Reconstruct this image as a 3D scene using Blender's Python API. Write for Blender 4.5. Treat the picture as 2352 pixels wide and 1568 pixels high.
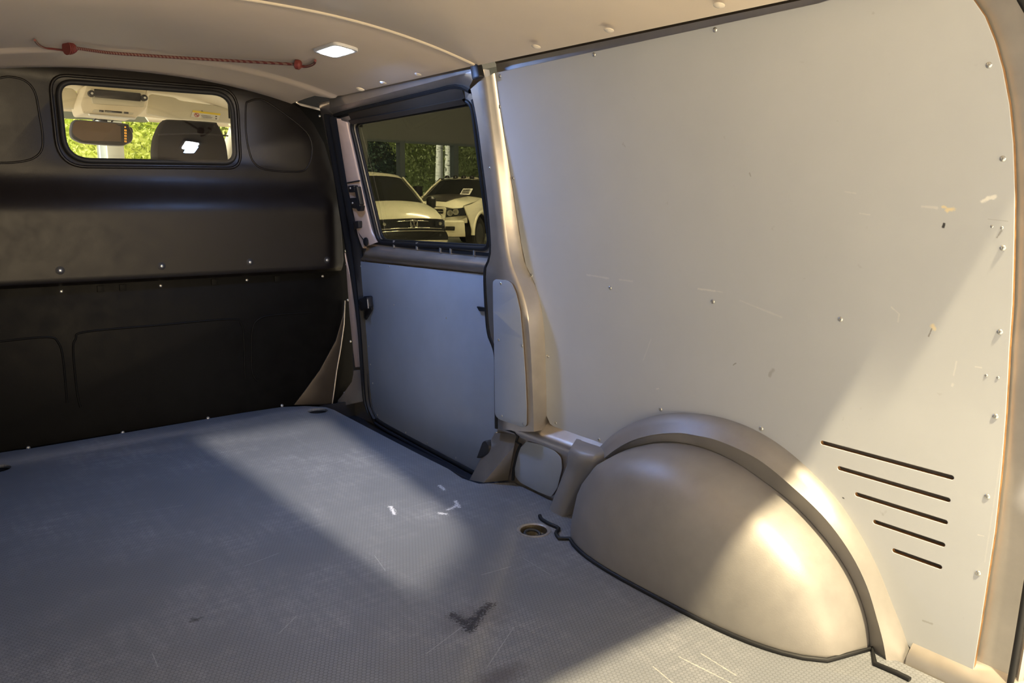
import bpy, bmesh, math, random
from mathutils import Vector, Matrix
for o in list(bpy.data.objects): bpy.data.objects.remove(o, do_unlink=True)
S = bpy.context.scene
COL = S.collection
random.seed(4)

# ------------------------------------------------------------------ camera
CAM = Vector((-.77, 0, .92)); FPX = 1800.0
RT = Vector((0.7873780, -0.6163992, 0.0093762)); UP = Vector((0.1048840, 0.1489337, 0.9832691)); FW = Vector((0.6074827, 0.7732211, -0.1819175))
cd = bpy.data.cameras.new('camera'); cam = bpy.data.objects.new('camera', cd); COL.objects.link(cam)
cd.sensor_width = 36; cd.sensor_fit = 'HORIZONTAL'; cd.lens = 36*FPX/2352; cd.clip_start = .02; cd.clip_end = 300
cam.matrix_world = Matrix(((RT.x, UP.x, -FW.x, CAM.x), (RT.y, UP.y, -FW.y, CAM.y), (RT.z, UP.z, -FW.z, CAM.z), (0, 0, 0, 1)))
S.camera = cam
# ------------------------------------------------------------------ world, lights, exposure
S.view_settings.view_transform = 'Standard'; S.view_settings.look = 'None'
S.view_settings.exposure = 0.0; S.view_settings.gamma = 1; S.view_settings.use_curve_mapping = False
w = bpy.data.worlds.new('world'); S.world = w; w.use_nodes = True
bg = w.node_tree.nodes['Background']; bg.inputs[0].default_value = (1.0, .92, .82, 1); bg.inputs[1].default_value = .66
def lamp(name, kind, loc, energy, color, target=None, **kw):
    d = bpy.data.lights.new(name, kind); d.energy = energy; d.color = color
    for k, v in kw.items(): setattr(d, k, v)
    o = bpy.data.objects.new(name, d); COL.objects.link(o); o.location = loc
    if target is not None: o.rotation_euler = (Vector(target)-Vector(loc)).to_track_quat('-Z', 'Y').to_euler()
    return o
# showroom ceiling lamp behind the van: its light is cut off by the rear edge of the roof
lamp('showroom_lamp', 'SPOT', (.05, -1.21, 4.75), 2950, (1, .82, .50), (0, -1.5, 0), spot_size=2.5, spot_blend=.3, shadow_soft_size=.07)
# added low warm fill light behind the van, brightens rear-facing surfaces
lamp('rear_fill_light', 'AREA', (-.3, -5.0, .75), 200, (1, .76, .45), (.4, 2.0, .8), shape='RECTANGLE', size=3.0, size_y=1.0)
# daylight outside, from ahead and to the left
sun = lamp('sun', 'SUN', (-40, 8, 26), 10.5, (1, .95, .82), (0, 10, 0), angle=.02)
# added lamp behind a shaped mask, makes the light patch on the floor
FL = Vector((.16, -2.3, 2.55))
lamp('patch_light', 'SPOT', FL, 2050, (1, .92, .80), (.36, 3.2, 0), spot_size=.44, spot_blend=1.0, shadow_soft_size=.0028)
for k, (x_, y_) in enumerate(((7.5, 11), (11, 14.5))): lamp('showroom_ceiling_light', 'AREA', (x_, y_, 5.0), 650, (1, .84, .58), (x_+.5, y_+1, 0), shape='RECTANGLE', size=2.5, size_y=.6)
# the white LED in the load-space lamp
LED = Vector((.362, 2.335, 1.345))
lamp('led_light', 'AREA', LED+Vector((0, 0, -.012)), 6.7, (.19, .40, 1), LED+Vector((0, 0, -1)), shape='RECTANGLE', size=.05, size_y=.11)

# ------------------------------------------------------------------ helpers
def ray(px, py): return FW + RT*((px-1176)/FPX) + UP*((784-py)/FPX)
def W(px, py, ax, val):
    """the point of the plane (or curved wall) ax = val that the photograph shows at px, py"""
    d = ray(px, py); i = 'xyz'.index(ax)
    if not callable(val): return CAM + d*((val-CAM[i])/d[i])
    v = .75 if ax == 'x' else 1.35
    for _ in range(30):
        p = CAM + d*((v-CAM[i])/d[i]); v = val(p)
    return p
def sm(a, b, x):
    t = max(0, min(1, (x-a)/(b-a))); return t*t*(3-2*t)
def xpan(p):                                   # inner side of the right body wall (tumblehome above the waist)
    z = p if isinstance(p, (int, float)) else p.z
    return .78 - .095*(max(0, z-.5)/.79)**1.6
def xin(p):                                    # inner face of the pillar
    z = p if isinstance(p, (int, float)) else p.z
    return xpan(z) - .065 + .038*sm(.5, 1.28, z)
def xdoor(p):
    z = p if isinstance(p, (int, float)) else p.z
    return .83 - .115*(max(0, z-.62)/.6)**1.25
def zceil(p): return 1.385 - .083*(abs(p.x)/.65)**2.2 - .012*sm(2.93, 2.965, p.y) - .012*(max(0, p.y-2.95)/.3)**2

def tag(o, label=None, cat=None, group=None, kind=None):
    if label: o['label'] = label
    if cat: o['category'] = cat
    if group: o['group'] = group
    if kind: o['kind'] = kind
    return o
def root(name, label, cat, loc=(0, 0, 0), group=None, kind=None):
    o = bpy.data.objects.new(name, None); COL.objects.link(o); o.location = loc; o.empty_display_size = .05
    return tag(o, label, cat, group, kind)
def wloc(o):
    v = Vector(o.location)
    while o.parent: o = o.parent; v = v + Vector(o.location)
    return v
def fin(name, me, mats, parent=None, smooth=35):
    vs = [v.co for v in me.vertices]
    lo = Vector((min(v[i] for v in vs) for i in range(3))); hi = Vector((max(v[i] for v in vs) for i in range(3)))
    c = (lo+hi)/2
    me.transform(Matrix.Translation(-c))
    for m in (mats if isinstance(mats, (list, tuple)) else [mats]): me.materials.append(m)
    if smooth:
        me.shade_smooth(); me.set_sharp_from_angle(angle=math.radians(smooth))
    o = bpy.data.objects.new(name, me); COL.objects.link(o)
    o.location = c - wloc(parent) if parent else c
    if parent: o.parent = parent
    return o
def raw(name, verts, faces, mat, parent=None, smooth=35, fix=True):
    me = bpy.data.meshes.new(name); me.from_pydata([tuple(v) for v in verts], [], faces)
    if fix:
        bm = bmesh.new(); bm.from_mesh(me); bmesh.ops.recalc_face_normals(bm, faces=bm.faces); bm.to_mesh(me); bm.free()
    me.update()
    return fin(name, me, mat, parent, smooth)
def loft(name, rows, mat, parent=None, thick=0, smooth=50, closed=False, off=0, flip=False):
    n = len(rows[0]); V = [p for r in rows for p in r]; F = []
    for i in range(len(rows)-1 + (1 if closed else 0)):
        for j in range(n-1):
            a, b = i*n+j, ((i+1) % len(rows))*n+j
            F.append((a, a+1, b+1, b))
    if thick:                                  # a closed sheet with real thickness
        me = bpy.data.meshes.new(name); me.from_pydata([tuple(v) for v in V], [], F)
        bm = bmesh.new(); bm.from_mesh(me); bmesh.ops.recalc_face_normals(bm, faces=bm.faces)
        if flip: bmesh.ops.reverse_faces(bm, faces=bm.faces)
        bmesh.ops.solidify(bm, geom=list(bm.faces), thickness=thick)
        bm.to_mesh(me); bm.free()
        return fin(name, me, mat, parent, smooth)
    return raw(name, V, F, mat, parent, smooth)
def spl(pts, n=6, closed=False):
    """Catmull-Rom through the points"""
    P = [Vector(p) for p in pts]; out = []; m = len(P)
    for i in range(m if closed else m-1):
        g = (lambda k: P[k % m]) if closed else (lambda k: P[max(0, min(m-1, k))])
        a, b, c, d = g(i-1), g(i), g(i+1), g(i+2)
        for k in range(n):
            t = k/n
            out.append(.5*((2*b)+(c-a)*t+(2*a-5*b+4*c-d)*t*t+(3*b-3*c+d-a)*t**3))
    if not closed: out.append(P[-1])
    return out
def resample(pts, n):
    P = [Vector(p) for p in pts]; L = [0]
    for a, b in zip(P, P[1:]): L.append(L[-1]+(b-a).length)
    out = []; k = 0
    for i in range(n):
        s = L[-1]*i/(n-1)
        while k < len(P)-2 and L[k+1] < s: k += 1
        d = L[k+1]-L[k]
        out.append(P[k].lerp(P[k+1], (s-L[k])/d if d else 0))
    return out
def rr(poly, r, n=5):
    """round the corners of a polygon"""
    P = [Vector(p) for p in poly]; out = []
    for i, b in enumerate(P):
        a, c = P[i-1], P[(i+1) % len(P)]
        ri = r[i] if isinstance(r, (list, tuple)) else r
        if ri <= 0: out.append(b); continue
        u, v = (a-b), (c-b); d = min(ri, u.length*.48, v.length*.48); s, e = b+u.normalized()*d, b+v.normalized()*d
        for k in range(n+1):
            t = k/n; out.append(s*(1-t)**2 + b*2*t*(1-t) + e*t*t)
    return out
def curve_mesh(cu):
    o = bpy.data.objects.new('tmp', cu); COL.objects.link(o)
    dg = bpy.context.evaluated_depsgraph_get(); me = bpy.data.meshes.new_from_object(o.evaluated_get(dg))
    bpy.data.objects.remove(o, do_unlink=True); bpy.data.curves.remove(cu)
    return me
def plate(name, loops, fmap, t, mats, parent=None, bev=0, cuts=(), smooth=35):
    """2D outline with holes, thickness t along w (w = -t/2 .. t/2), mapped by fmap(u, v, w)"""
    cu = bpy.data.curves.new('c', 'CURVE'); cu.dimensions = '2D'; cu.fill_mode = 'BOTH'
    for L in loops:
        s = cu.splines.new('POLY'); s.points.add(len(L)-1)
        for p, q in zip(s.points, L): p.co = (q[0], q[1], 0, 1)
        s.use_cyclic_u = True
    cu.extrude = max(t/2-bev, 1e-5); cu.bevel_depth = bev; cu.bevel_resolution = 1; cu.offset = -bev
    me = curve_mesh(cu)
    bm = bmesh.new(); bm.from_mesh(me); bmesh.ops.remove_doubles(bm, verts=bm.verts, dist=1e-6)
    for ax, vals in cuts:
        no = (1, 0, 0) if ax == 'u' else (0, 1, 0)
        for c in vals:
            bmesh.ops.bisect_plane(bm, geom=list(bm.verts)+list(bm.edges)+list(bm.faces), plane_co=(c*no[0], c*no[1], 0), plane_no=no)
    bm.normal_update()
    if isinstance(mats, (list, tuple)) and len(mats) > 1:
        for f in bm.faces: f.material_index = 0 if abs(f.normal.z) > .35 else 1
    for v in bm.verts: v.co = fmap(*v.co)
    bmesh.ops.recalc_face_normals(bm, faces=bm.faces)
    bm.to_mesh(me); bm.free()
    return fin(name, me, mats, parent, smooth)
def tube(name, pts, r, mat, parent=None, closed=False, res=3):
    cu = bpy.data.curves.new('t', 'CURVE'); cu.dimensions = '3D'; cu.bevel_depth = r; cu.bevel_resolution = res; cu.use_fill_caps = True
    s = cu.splines.new('POLY'); s.points.add(len(pts)-1)
    for p, q in zip(s.points, pts): p.co = (q[0], q[1], q[2], 1)
    s.use_cyclic_u = closed
    return fin(name, curve_mesh(cu), mat, parent, 60)
def lathe(name, prof, mat, parent=None, seg=14, M=Matrix.Identity(4), smooth=40, cap=True):
    V = []; F = []
    for r, h in prof:
        for k in range(seg): a = 2*math.pi*k/seg; V.append(M @ Vector((r*math.cos(a), r*math.sin(a), h)))
    for i in range(len(prof)-1):
        for k in range(seg): F.append((i*seg+k, i*seg+(k+1) % seg, (i+1)*seg+(k+1) % seg, (i+1)*seg+k))
    if cap: F.append(tuple(range(seg))[::-1]); F.append(tuple(range((len(prof)-1)*seg, len(prof)*seg)))
    return raw(name, V, F, mat, parent, smooth)
def box(name, lo, hi, mat, parent=None, bev=0.0, rot=None):
    bm = bmesh.new(); bmesh.ops.create_cube(bm, size=1)
    lo, hi = Vector(lo), Vector(hi)
    for v in bm.verts: v.co = Vector(((lo[i]+hi[i])/2 + v.co[i]*(hi[i]-lo[i]) for i in range(3)))
    if bev: bmesh.ops.bevel(bm, geom=list(bm.edges), offset=bev, segments=2, affect='EDGES', profile=.7)
    me = bpy.data.meshes.new(name); bm.to_mesh(me); bm.free()
    return fin(name, me, mat, parent)
fX = lambda u, v, w_: Vector((w_, u, v))

# ------------------------------------------------------------------ materials
class N:
    """tiny node builder"""
    def __init__(s, m): s.t = m.node_tree; s.n = s.t.nodes
    def add(s, typ, ins=(), **kw):
        d = s.n.new(typ)
        for k, v in kw.items(): setattr(d, k, v)
        for k, v in (ins.items() if isinstance(ins, dict) else enumerate(ins)):
            if v is None: continue
            if hasattr(v, 'is_linked') or hasattr(v, 'links'): s.t.links.new(v, d.inputs[k])
            else: d.inputs[k].default_value = v
        return d
    def math(s, op, *a): return s.add('ShaderNodeMath', a, operation=op).outputs[0]
    def vm(s, op, *a): 
        d = s.add('ShaderNodeVectorMath', a, operation=op)
        return d.outputs['Value'] if op in ('DOT_PRODUCT', 'LENGTH', 'DISTANCE') else d.outputs[0]
    def pos(s): return s.add('ShaderNodeNewGeometry').outputs['Position']
    def noise(s, vec, scale, detail=3, rough=.55): return s.add('ShaderNodeTexNoise', {'Vector': vec, 'Scale': scale, 'Detail': detail, 'Roughness': rough}).outputs[0]
    def ramp(s, f, a, b): return s.add('ShaderNodeMapRange', {0: f, 1: a, 2: b, 3: 0.0, 4: 1.0}, clamp=True).outputs[0]
    def mix(s, f, a, b):
        d = s.n.new('ShaderNodeMix'); d.data_type = 'RGBA'
        for k, v in ((0, f), (6, a), (7, b)):
            if hasattr(v, 'links'): s.t.links.new(v, d.inputs[k])
            else: d.inputs[k].default_value = v if k == 0 else (*v[:3], 1)
        return d.outputs[2]
    def scale(s, vec, xyz): return s.vm('MULTIPLY', vec, xyz)
def mat(name, col=(.5, .5, .5), rough=.5, metal=0.0, spec=.5, emit=None, es=0, coat=0, var=0, vscale=8, bump=0, bscale=200, build=None):
    m = bpy.data.materials.new(name); m.use_nodes = True; b = m.node_tree.nodes['Principled BSDF']
    b.inputs['Base Color'].default_value = (*col, 1); b.inputs['Roughness'].default_value = rough; b.inputs['Metallic'].default_value = metal
    b.inputs['Specular IOR Level'].default_value = spec; b.inputs['Coat Weight'].default_value = coat
    if emit: b.inputs['Emission Color'].default_value = (*emit, 1); b.inputs['Emission Strength'].default_value = es
    n = N(m); L = m.node_tree.links
    if var:
        f = n.ramp(n.noise(n.pos(), vscale, 5, .6), .3, .7)
        L.new(n.mix(f, [c*(1-var) for c in col], [min(1, c*(1+var)) for c in col]), b.inputs['Base Color'])
        L.new(n.add('ShaderNodeMapRange', {0: f, 3: rough*.9, 4: min(1, rough*1.12)}).outputs[0], b.inputs['Roughness'])
    if bump:
        bp = n.add('ShaderNodeBump', {'Strength': bump, 'Distance': .001, 'Height': n.noise(n.pos(), bscale, 3, .6)})
        L.new(bp.outputs[0], b.inputs['Normal'])
    if build: build(n, b, L)
    return m
def glass(name, tint, refl=.04):
    m = bpy.data.materials.new(name); m.use_nodes = True; t = m.node_tree; t.nodes.clear(); n = N(m)
    f = n.add('ShaderNodeLayerWeight', {'Blend': .5}).outputs['Facing']
    f = n.math('ADD', n.math('MULTIPLY', n.math('POWER', f, 5.0), 1-refl), refl)
    tr = n.add('ShaderNodeBsdfTransparent', {0: (*tint, 1)}); gl = n.add('ShaderNodeBsdfGlossy', {'Color': (1, 1, 1, 1), 'Roughness': 0.0})
    mx = n.add('ShaderNodeMixShader', {0: f, 1: tr.outputs[0], 2: gl.outputs[0]}); o = n.add('ShaderNodeOutputMaterial', {0: mx.outputs[0]})
    return m
def seg(n, p, a, b, wd, edge=.35, nz=None, amp=2.2):
    """mask of a scratch from a to b"""
    ab = Vector(b)-Vector(a)
    pa = n.vm('SUBTRACT', p, tuple(a))
    h = n.add('ShaderNodeMath', (n.math('DIVIDE', n.vm('DOT_PRODUCT', pa, tuple(ab)), ab.length_squared), 0.0), operation='MAXIMUM').outputs[0]
    h = n.math('MINIMUM', h, 1.0)
    sc = n.add('ShaderNodeVectorMath', operation='SCALE'); sc.inputs[0].default_value = tuple(ab); n.t.links.new(h, sc.inputs['Scale'])
    d = n.vm('LENGTH', n.vm('SUBTRACT', pa, sc.outputs[0]))
    if nz is not None: d = n.math('ADD', d, n.math('MULTIPLY', n.math('SUBTRACT', nz, .5), wd*amp))
    return n.ramp(d, wd, wd*edge)

def floor_build(n, b, L):
    p = n.pos()
    q = n.scale(p, (105., 105., 0.)); r = (1., 1.7320508, 1.)
    def cell(v): return n.vm('SUBTRACT', n.vm('FRACTION', n.vm('DIVIDE', v, r)), (.5, .5, 0.))
    a = n.scale(cell(q), (1., 1.7320508, 0.)); c = n.scale(cell(n.vm('ADD', q, (.5, .8660254, 0.))), (1., 1.7320508, 0.))
    lt = n.math('LESS_THAN', n.vm('DOT_PRODUCT', a, a), n.vm('DOT_PRODUCT', c, c))
    mx = n.n.new('ShaderNodeMix'); mx.data_type = 'VECTOR'; n.t.links.new(lt, mx.inputs[0]); n.t.links.new(c, mx.inputs[4]); n.t.links.new(a, mx.inputs[5])
    g = n.vm('ABSOLUTE', mx.outputs[1])
    hd = n.math('MAXIMUM', n.vm('DOT_PRODUCT', g, (.5, .8660254, 0.)), n.vm('DOT_PRODUCT', g, (1., 0., 0.)))
    hx = n.ramp(hd, .49, .36)
    # smooth border round the embossed field is worn; wear = broad scuffed areas
    big = n.noise(p, 2.3, 4, .6); st = n.noise(n.scale(p, (14., 3., 1.)), 3.0, 6, .7); st2 = n.noise(n.scale(p, (3., 22., 1.)), 3.0, 6, .7)
    wear = n.math('MULTIPLY', n.ramp(n.math('ADD', n.math('MULTIPLY', st, .5), n.math('MULTIPLY', st2, .5)), .46, .66), n.ramp(big, .42, .62))
    wear = n.math('MULTIPLY', wear, n.math('ADD', n.math('MULTIPLY', hx, .8), .2))
    col = n.mix(n.ramp(big, .3, .7), (.18, .19, .208), (.212, .221, .238))
    col = n.mix(n.math('MULTIPLY', n.math('SUBTRACT', 1.0, hx), .38), col, (.065, .065, .068))
    col = n.mix(n.math('MULTIPLY', wear, .55), col, (.46, .46, .48))
    fine = n.noise(p, 60, 4, .7)
    def blot(cx, cy, rx, ry, colr, k, lo=.9, hi=.5):
        nonlocal col
        d = n.vm('LENGTH', n.vm('DIVIDE', n.vm('SUBTRACT', p, (cx, cy, 0.)), (rx, ry, 1.)))
        d = n.math('ADD', d, n.math('MULTIPLY', n.math('SUBTRACT', fine, .5), 1.3))
        col = n.mix(n.math('MULTIPLY', n.ramp(d, lo, hi), k), col, colr)
    for px, py, rx, ry, k in ((1085, 1420, .095, .06, .35), (1150, 1552, .075, .032, .6)):
        P = W(px, py, 'z', 0.); blot(P.x, P.y, rx, ry, (.075, .062, .055), k, 1.1, .3)
    grit = n.noise(p, 170, 3, .7)
    def strokes(lst, wd, colr, k, gr=False):
        nonlocal col
        for (x0, y0), (x1, y1) in lst:
            a_, b_ = W(x0, y0, 'z', 0.), W(x1, y1, 'z', 0.); a_.z = b_.z = 0
            col = n.mix(n.math('MULTIPLY', seg(n, n.scale(p, (1., 1., 0.)), a_, b_, wd, .3, grit if gr else fine, 5. if gr else 2.2), k), col, colr)
    strokes([((1040, 1412), (1080, 1440)), ((1080, 1440), (1105, 1405)), ((1105, 1405), (1126, 1388)), ((1062, 1428), (1095, 1420)), ((1085, 1435), (1078, 1446))], .014, (.03, .027, .025), .9, True)
    strokes([((437, 1428), (462, 1418)), ((440, 1420), (455, 1424))], .006, (.04, .038, .04), .6)
    strokes([((1010, 1115), (1020, 1124)), ((1010, 1178), (1024, 1180)), ((1030, 1170), (1050, 1160)), ((1046, 1150), (1054, 1164)), ((897, 1163), (906, 1180))], .0075, (.8, .8, .82), .95, True)
    strokes([((640, 1455), (680, 1415)), ((1185, 1185), (1205, 1180)), ((1200, 1280), (1265, 1320)), ((1105, 1320), (1175, 1300)), ((350, 1500), (362, 1530)), ((860, 1275), (885, 1310)), ((270, 1222), (300, 1216)), ((560, 1300), (640, 1270)), ((300, 1180), (420, 1160)), ((980, 1500), (1060, 1440)), ((1120, 1530), (1180, 1440))], .0016, (.5, .5, .52), .4)
    strokes([((1500, 1530), (1545, 1568)), ((1560, 1508), (1680, 1568)), ((1610, 1500), (1690, 1550))], .002, (.6, .58, .52), .5)
    L.new(col, b.inputs['Base Color'])
    h = n.math('ADD', n.math('MULTIPLY', hx, .55), n.math('MULTIPLY', fine, .12))
    bp = n.add('ShaderNodeBump', {'Strength': .5, 'Distance': .0012, 'Height': h}); L.new(bp.outputs[0], b.inputs['Normal'])
    b.inputs['Roughness'].default_value = .55
M_floor = mat('grey_hex_rubber', rough=.5, spec=.45, build=floor_build)

def ply_build(marks):
    def f(n, b, L):
        p = n.pos()
        fine = n.noise(p, 90, 4, .7)
        g = n.noise(n.scale(p, (1., 1., 40.)), 6., 4, .65)
        col = n.mix(n.ramp(n.noise(p, 3., 5, .6), .3, .7), (.53, .55, .575), (.57, .59, .615))
        col = n.mix(n.math('MULTIPLY', n.ramp(g, .6, .8), .12), col, (.6, .6, .6))
        col = n.mix(n.math('MULTIPLY', n.ramp(n.noise(p, 26., 3, .6), .72, .8), .35), col, (.25, .24, .23))
        for (x0, y0), (x1, y1), wd, colr, k in marks:
            a_, b_ = W(x0, y0, 'x', xpan), W(x1, y1, 'x', xpan); a_.x = b_.x = 0
            col = n.mix(n.math('MULTIPLY', seg(n, n.scale(p, (0., 1., 1.)), a_, b_, wd, .3, fine), k), col, colr)
        L.new(col, b.inputs['Base Color'])
        bp = n.add('ShaderNodeBump', {'Strength': .12, 'Distance': .0006, 'Height': n.noise(p, 500., 2, .5)}); L.new(bp.outputs[0], b.inputs['Normal'])
        L.new(n.add('ShaderNodeMapRange', {0: fine, 3: .4, 4: .55}).outputs[0], b.inputs['Roughness'])
    return f
WH = (.72, .71, .69); CHIP = (.85, .72, .45); DK = (.16, .14, .12)
MARKS = [((1348, 631), (1398, 639), .0035, WH, .55), ((1423, 642), (1453, 646), .003, WH, .5), ((1604, 663), (1642, 668), .003, WH, .75), ((1642, 668), (1660, 671), .0018, WH, .5),
 ((1700, 690), (1740, 706), .0025, WH, .3), ((1740, 706), (1795, 728), .0028, WH, .35), ((1495, 780), (1477, 828), .0025, WH, .3), ((2047, 705), (2065, 720), .002, WH, .6), ((2065, 722), (2063, 738), .0025, WH, .5),
 ((2255, 463), (2268, 456), .0045, (.85, .84, .8), .95), ((2268, 456), (2286, 452), .0045, (.85, .84, .8), .95), ((2118, 474), (2152, 477), .003, WH, .6), ((2165, 475), (2172, 476), .003, CHIP, .8), ((2176, 481), (2190, 480), .005, CHIP, .85),
 ((1940, 440), (1965, 444), .002, WH, .35), ((1975, 490), (1998, 493), .0022, WH, .5), ((2142, 748), (2145, 754), .006, CHIP, .75), ((2140, 755), (2133, 772), .0018, DK, .7),
 ((2197, 830), (2190, 862), .002, WH, .5), ((2188, 882), (2187, 886), .003, WH, .6), ((2241, 842), (2254, 844), .002, WH, .6), ((2168, 514), (2167, 521), .003, (.03, .03, .03), .95),
 ((1508, 893), (1513, 892), .002, WH, .7), ((1775, 850), (1768, 862), .006, (.3, .29, .28), .5), ((1684, 838), (1690, 834), .002, DK, .6), ((2270, 503), (2315, 508), .0009, DK, .25), ((2300, 530), (2290, 545), .002, DK, .5),
 ((1936, 1143), (1938, 1144), .0022, (.03, .03, .03), .9), ((2120, 1425), (2140, 1432), .003, (.3, .29, .27), .5), ((2247, 1228), (2260, 1231), .0018, WH, .7), ((1722, 398), (1724, 404), .0025, DK, .4), ((2305, 1010), (2262, 1290), .0015, WH, .3)]
M_ply = mat('grey_coated_plywood', rough=.47, spec=.4, build=ply_build(MARKS))
M_ply2 = mat('grey_coated_board', (.36, .40, .46), .47, spec=.4, var=.05, bump=.1, bscale=500)
M_edge = mat('plywood_edge', (.30, .16, .06), .6, var=.3, vscale=60)
M_edge2 = mat('board_edge', (.10, .07, .05), .6)
M_paint = mat('bronze_metallic_paint', (.66, .605, .54), .33, metal=.8, spec=.5, coat=.25, var=.07, vscale=14)
M_arch = mat('bronze_satin_cover', (.335, .317, .298), .46, metal=.3, spec=.5, var=.06, vscale=20, bump=.15, bscale=350)
M_pink = mat('rose_bronze_paint', (.62, .47, .37), .42, metal=.25, var=.06, vscale=25)
M_black = mat('black_rubber', (.012, .012, .013), .55, spec=.4)
M_blackpl = mat('black_plastic', (.018, .018, .02), .4, spec=.5)
M_bulk = mat('black_bulkhead_plastic', (.009, .007, .006), .38, spec=.3, var=.07, vscale=18, bump=.25, bscale=420)
M_bulk2 = mat('black_bulkhead_lower', (.004, .004, .004), .5, spec=.12, var=.18, vscale=18, bump=.25, bscale=420)
M_well = mat('dark_sill_plastic', (.018, .02, .028), .5, spec=.4)
M_olive = mat('dark_and_shaded_bronze', (.07, .056, .042), .45, metal=.4, var=.1)  # wheelhouse sheet colour; roof rail and door channel get their shade from it
M_head = mat('beige_headliner_board', (.76, .66, .55), .62, spec=.3, var=.03, vscale=5, bump=.1, bscale=300)
M_head2 = mat('beige_headliner_front', (.66, .565, .47), .62, spec=.3, var=.03, vscale=5, bump=.1, bscale=300)
M_trim = mat('beige_trim_strip', (.72, .63, .5), .45)
M_steel = mat('zinc_screw', (.62, .62, .6), .32, metal=.85)
M_steeld = mat('screw_recess', (.08, .08, .08), .5, metal=.5)
M_plug = mat('cream_plastic_plug', (.75, .68, .58), .4)
M_led = mat('led_lens', (.9, .93, 1), .3, emit=(.86, .92, 1), es=45)
M_lampb = mat('white_lamp_housing', (.7, .7, .72), .4)
def cord_build(n, b, L):
    p = n.pos()
    s = n.math('FRACT', n.math('MULTIPLY', n.vm('DOT_PRODUCT', p, (1., .35, .6)), 105.0))
    L.new(n.mix(n.math('GREATER_THAN', s, .5), (.11, .02, .02), (.20, .12, .10)), b.inputs['Base Color'])
M_cord = mat('red_checked_cord', rough=.7, build=cord_build)
M_red = mat('red_hook_plastic', (.17, .035, .03), .4)
M_cab = mat('beige_cab_liner', (.88, .80, .63), .7, var=.04)
M_cabd = mat('grey_beige_visor', (.72, .68, .54), .65, var=.05)
M_cabg = mat('grey_green_band', (.26, .29, .23), .6)
M_vent = mat('dark_display', (.03, .027, .025), .25)
M_seat = mat('black_seat_leather', (.006, .006, .007), .6, spec=.2, var=.2, vscale=30)
M_mirror = mat('mirror_glass', (.16, .115, .09), .06, metal=.9)
M_orange = mat('orange_print', (.95, .45, .05), .5, emit=(1, .42, .04), es=.5)
M_yel = mat('yellow_label', (.95, .72, .05), .5); M_white = mat('white_print', (.85, .84, .78), .5); M_redp = mat('red_print', (.6, .06, .05), .5); M_ink = mat('dark_print', (.12, .1, .09), .5)
M_brass = mat('tarnished_brass', (.20, .165, .11), .45, metal=.6, var=.3, vscale=120)
M_lining = mat('worn_plate', (.35, .33, .3), .45, metal=.5, var=.2, vscale=90)
G_clear = glass('clear_glass', (.97, .97, .95), .01); G_bulk = glass('bulkhead_glass', (.95, .95, .93), .05); G_tint = glass('privacy_glass', (.50, .50, .44), .01)
M_vanw = mat('white_car_paint', (.82, .79, .62), .22, coat=.6); M_carg = mat('dark_car_glass', (.012, .013, .013), .08, spec=.6); M_chrome = mat('chrome', (.75, .75, .72), .15, metal=1)
M_carb = mat('black_car_plastic', (.014, .014, .014), .35); M_tyre = mat('tyre_rubber', (.012, .012, .012), .8); M_stripe = mat('satin_dark_stripe', (.045, .038, .034), .3, coat=.4); M_lens = mat('lamp_lens', (.5, .5, .45), .1, metal=.6)
M_wallg = mat('grey_showroom_wall', (.21, .22, .22), .8); M_walll = mat('grey_wall_cladding', (.26, .265, .25), .8); M_mull = mat('window_mullion_metal', (.12, .15, .17), .5)
M_tile = mat('showroom_floor_tile', (.60, .56, .49), .35, var=.05); M_asph = mat('pale_asphalt', (.5, .55, .56), .9, var=.1)
M_colm = mat('pale_column', (.62, .62, .52), .7); M_colw = mat('white_frame', (.75, .85, .9), .6)
def bark(n, b, L):
    p = n.pos(); f = n.noise(n.scale(p, (2., 2., 9.)), 1.6, 4, .7)
    L.new(n.mix(n.ramp(f, .55, .62), (.82, .84, .84), (.05, .05, .045)), b.inputs['Base Color'])
M_birch = mat('birch_bark', rough=.8, build=bark); M_bark = mat('brown_bark', (.09, .07, .05), .9, var=.3)
def leafmat(name, a, c, tr):
    def f(n, b, L):
        k = n.noise(n.pos(), 1.4, 3, .7); k2 = n.noise(n.pos(), 9., 2, .6)
        L.new(n.mix(n.ramp(n.math('ADD', n.math('MULTIPLY', k, .6), n.math('MULTIPLY', k2, .4)), .35, .65), a, c), b.inputs['Base Color'])
        t = n.add('ShaderNodeBsdfTranslucent', {0: (*c, 1)}); mx = n.add('ShaderNodeMixShader', {0: tr, 1: b.outputs[0], 2: t.outputs[0]})
        L.new(mx.outputs[0], n.n['Material Output'].inputs[0])
    return mat(name, rough=.6, spec=.3, build=f)
M_leaf = leafmat('green_leaves', (.20, .25, .10), (.74, .80, .44), .5); M_leafy = leafmat('yellow_green_leaves', (.50, .74, .16), (1, 1, .42), .5); M_leafd = leafmat('dark_spruce_needles', (.025, .05, .03), (.06, .10, .06), .2)

# ------------------------------------------------------------------ screws (one mesh, copied)
scr = lathe('screw', [(.0062, 0), (.0062, .0012), (.0052, .0032), (.0034, .0044), (.0022, .0046), (.0018, .003)], [M_steel], seg=12)
scr_me = scr.data; bpy.data.objects.remove(scr)
wsh = lathe('washer', [(.013, 0), (.013, .002), (.0085, .003), (.006, .003)], [M_black], seg=14); wsh_me = wsh.data; bpy.data.objects.remove(wsh)
def screw(p, nrm, parent, s=1.0, name='screw', me=None):
    o = bpy.data.objects.new(name, me or scr_me); COL.objects.link(o)
    o.parent = parent; o.location = Vector(p)-wloc(parent); o.scale = (s, s, s)
    o.rotation_euler = Vector(nrm).to_track_quat('Z', 'Y').to_euler()
    return o

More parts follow.
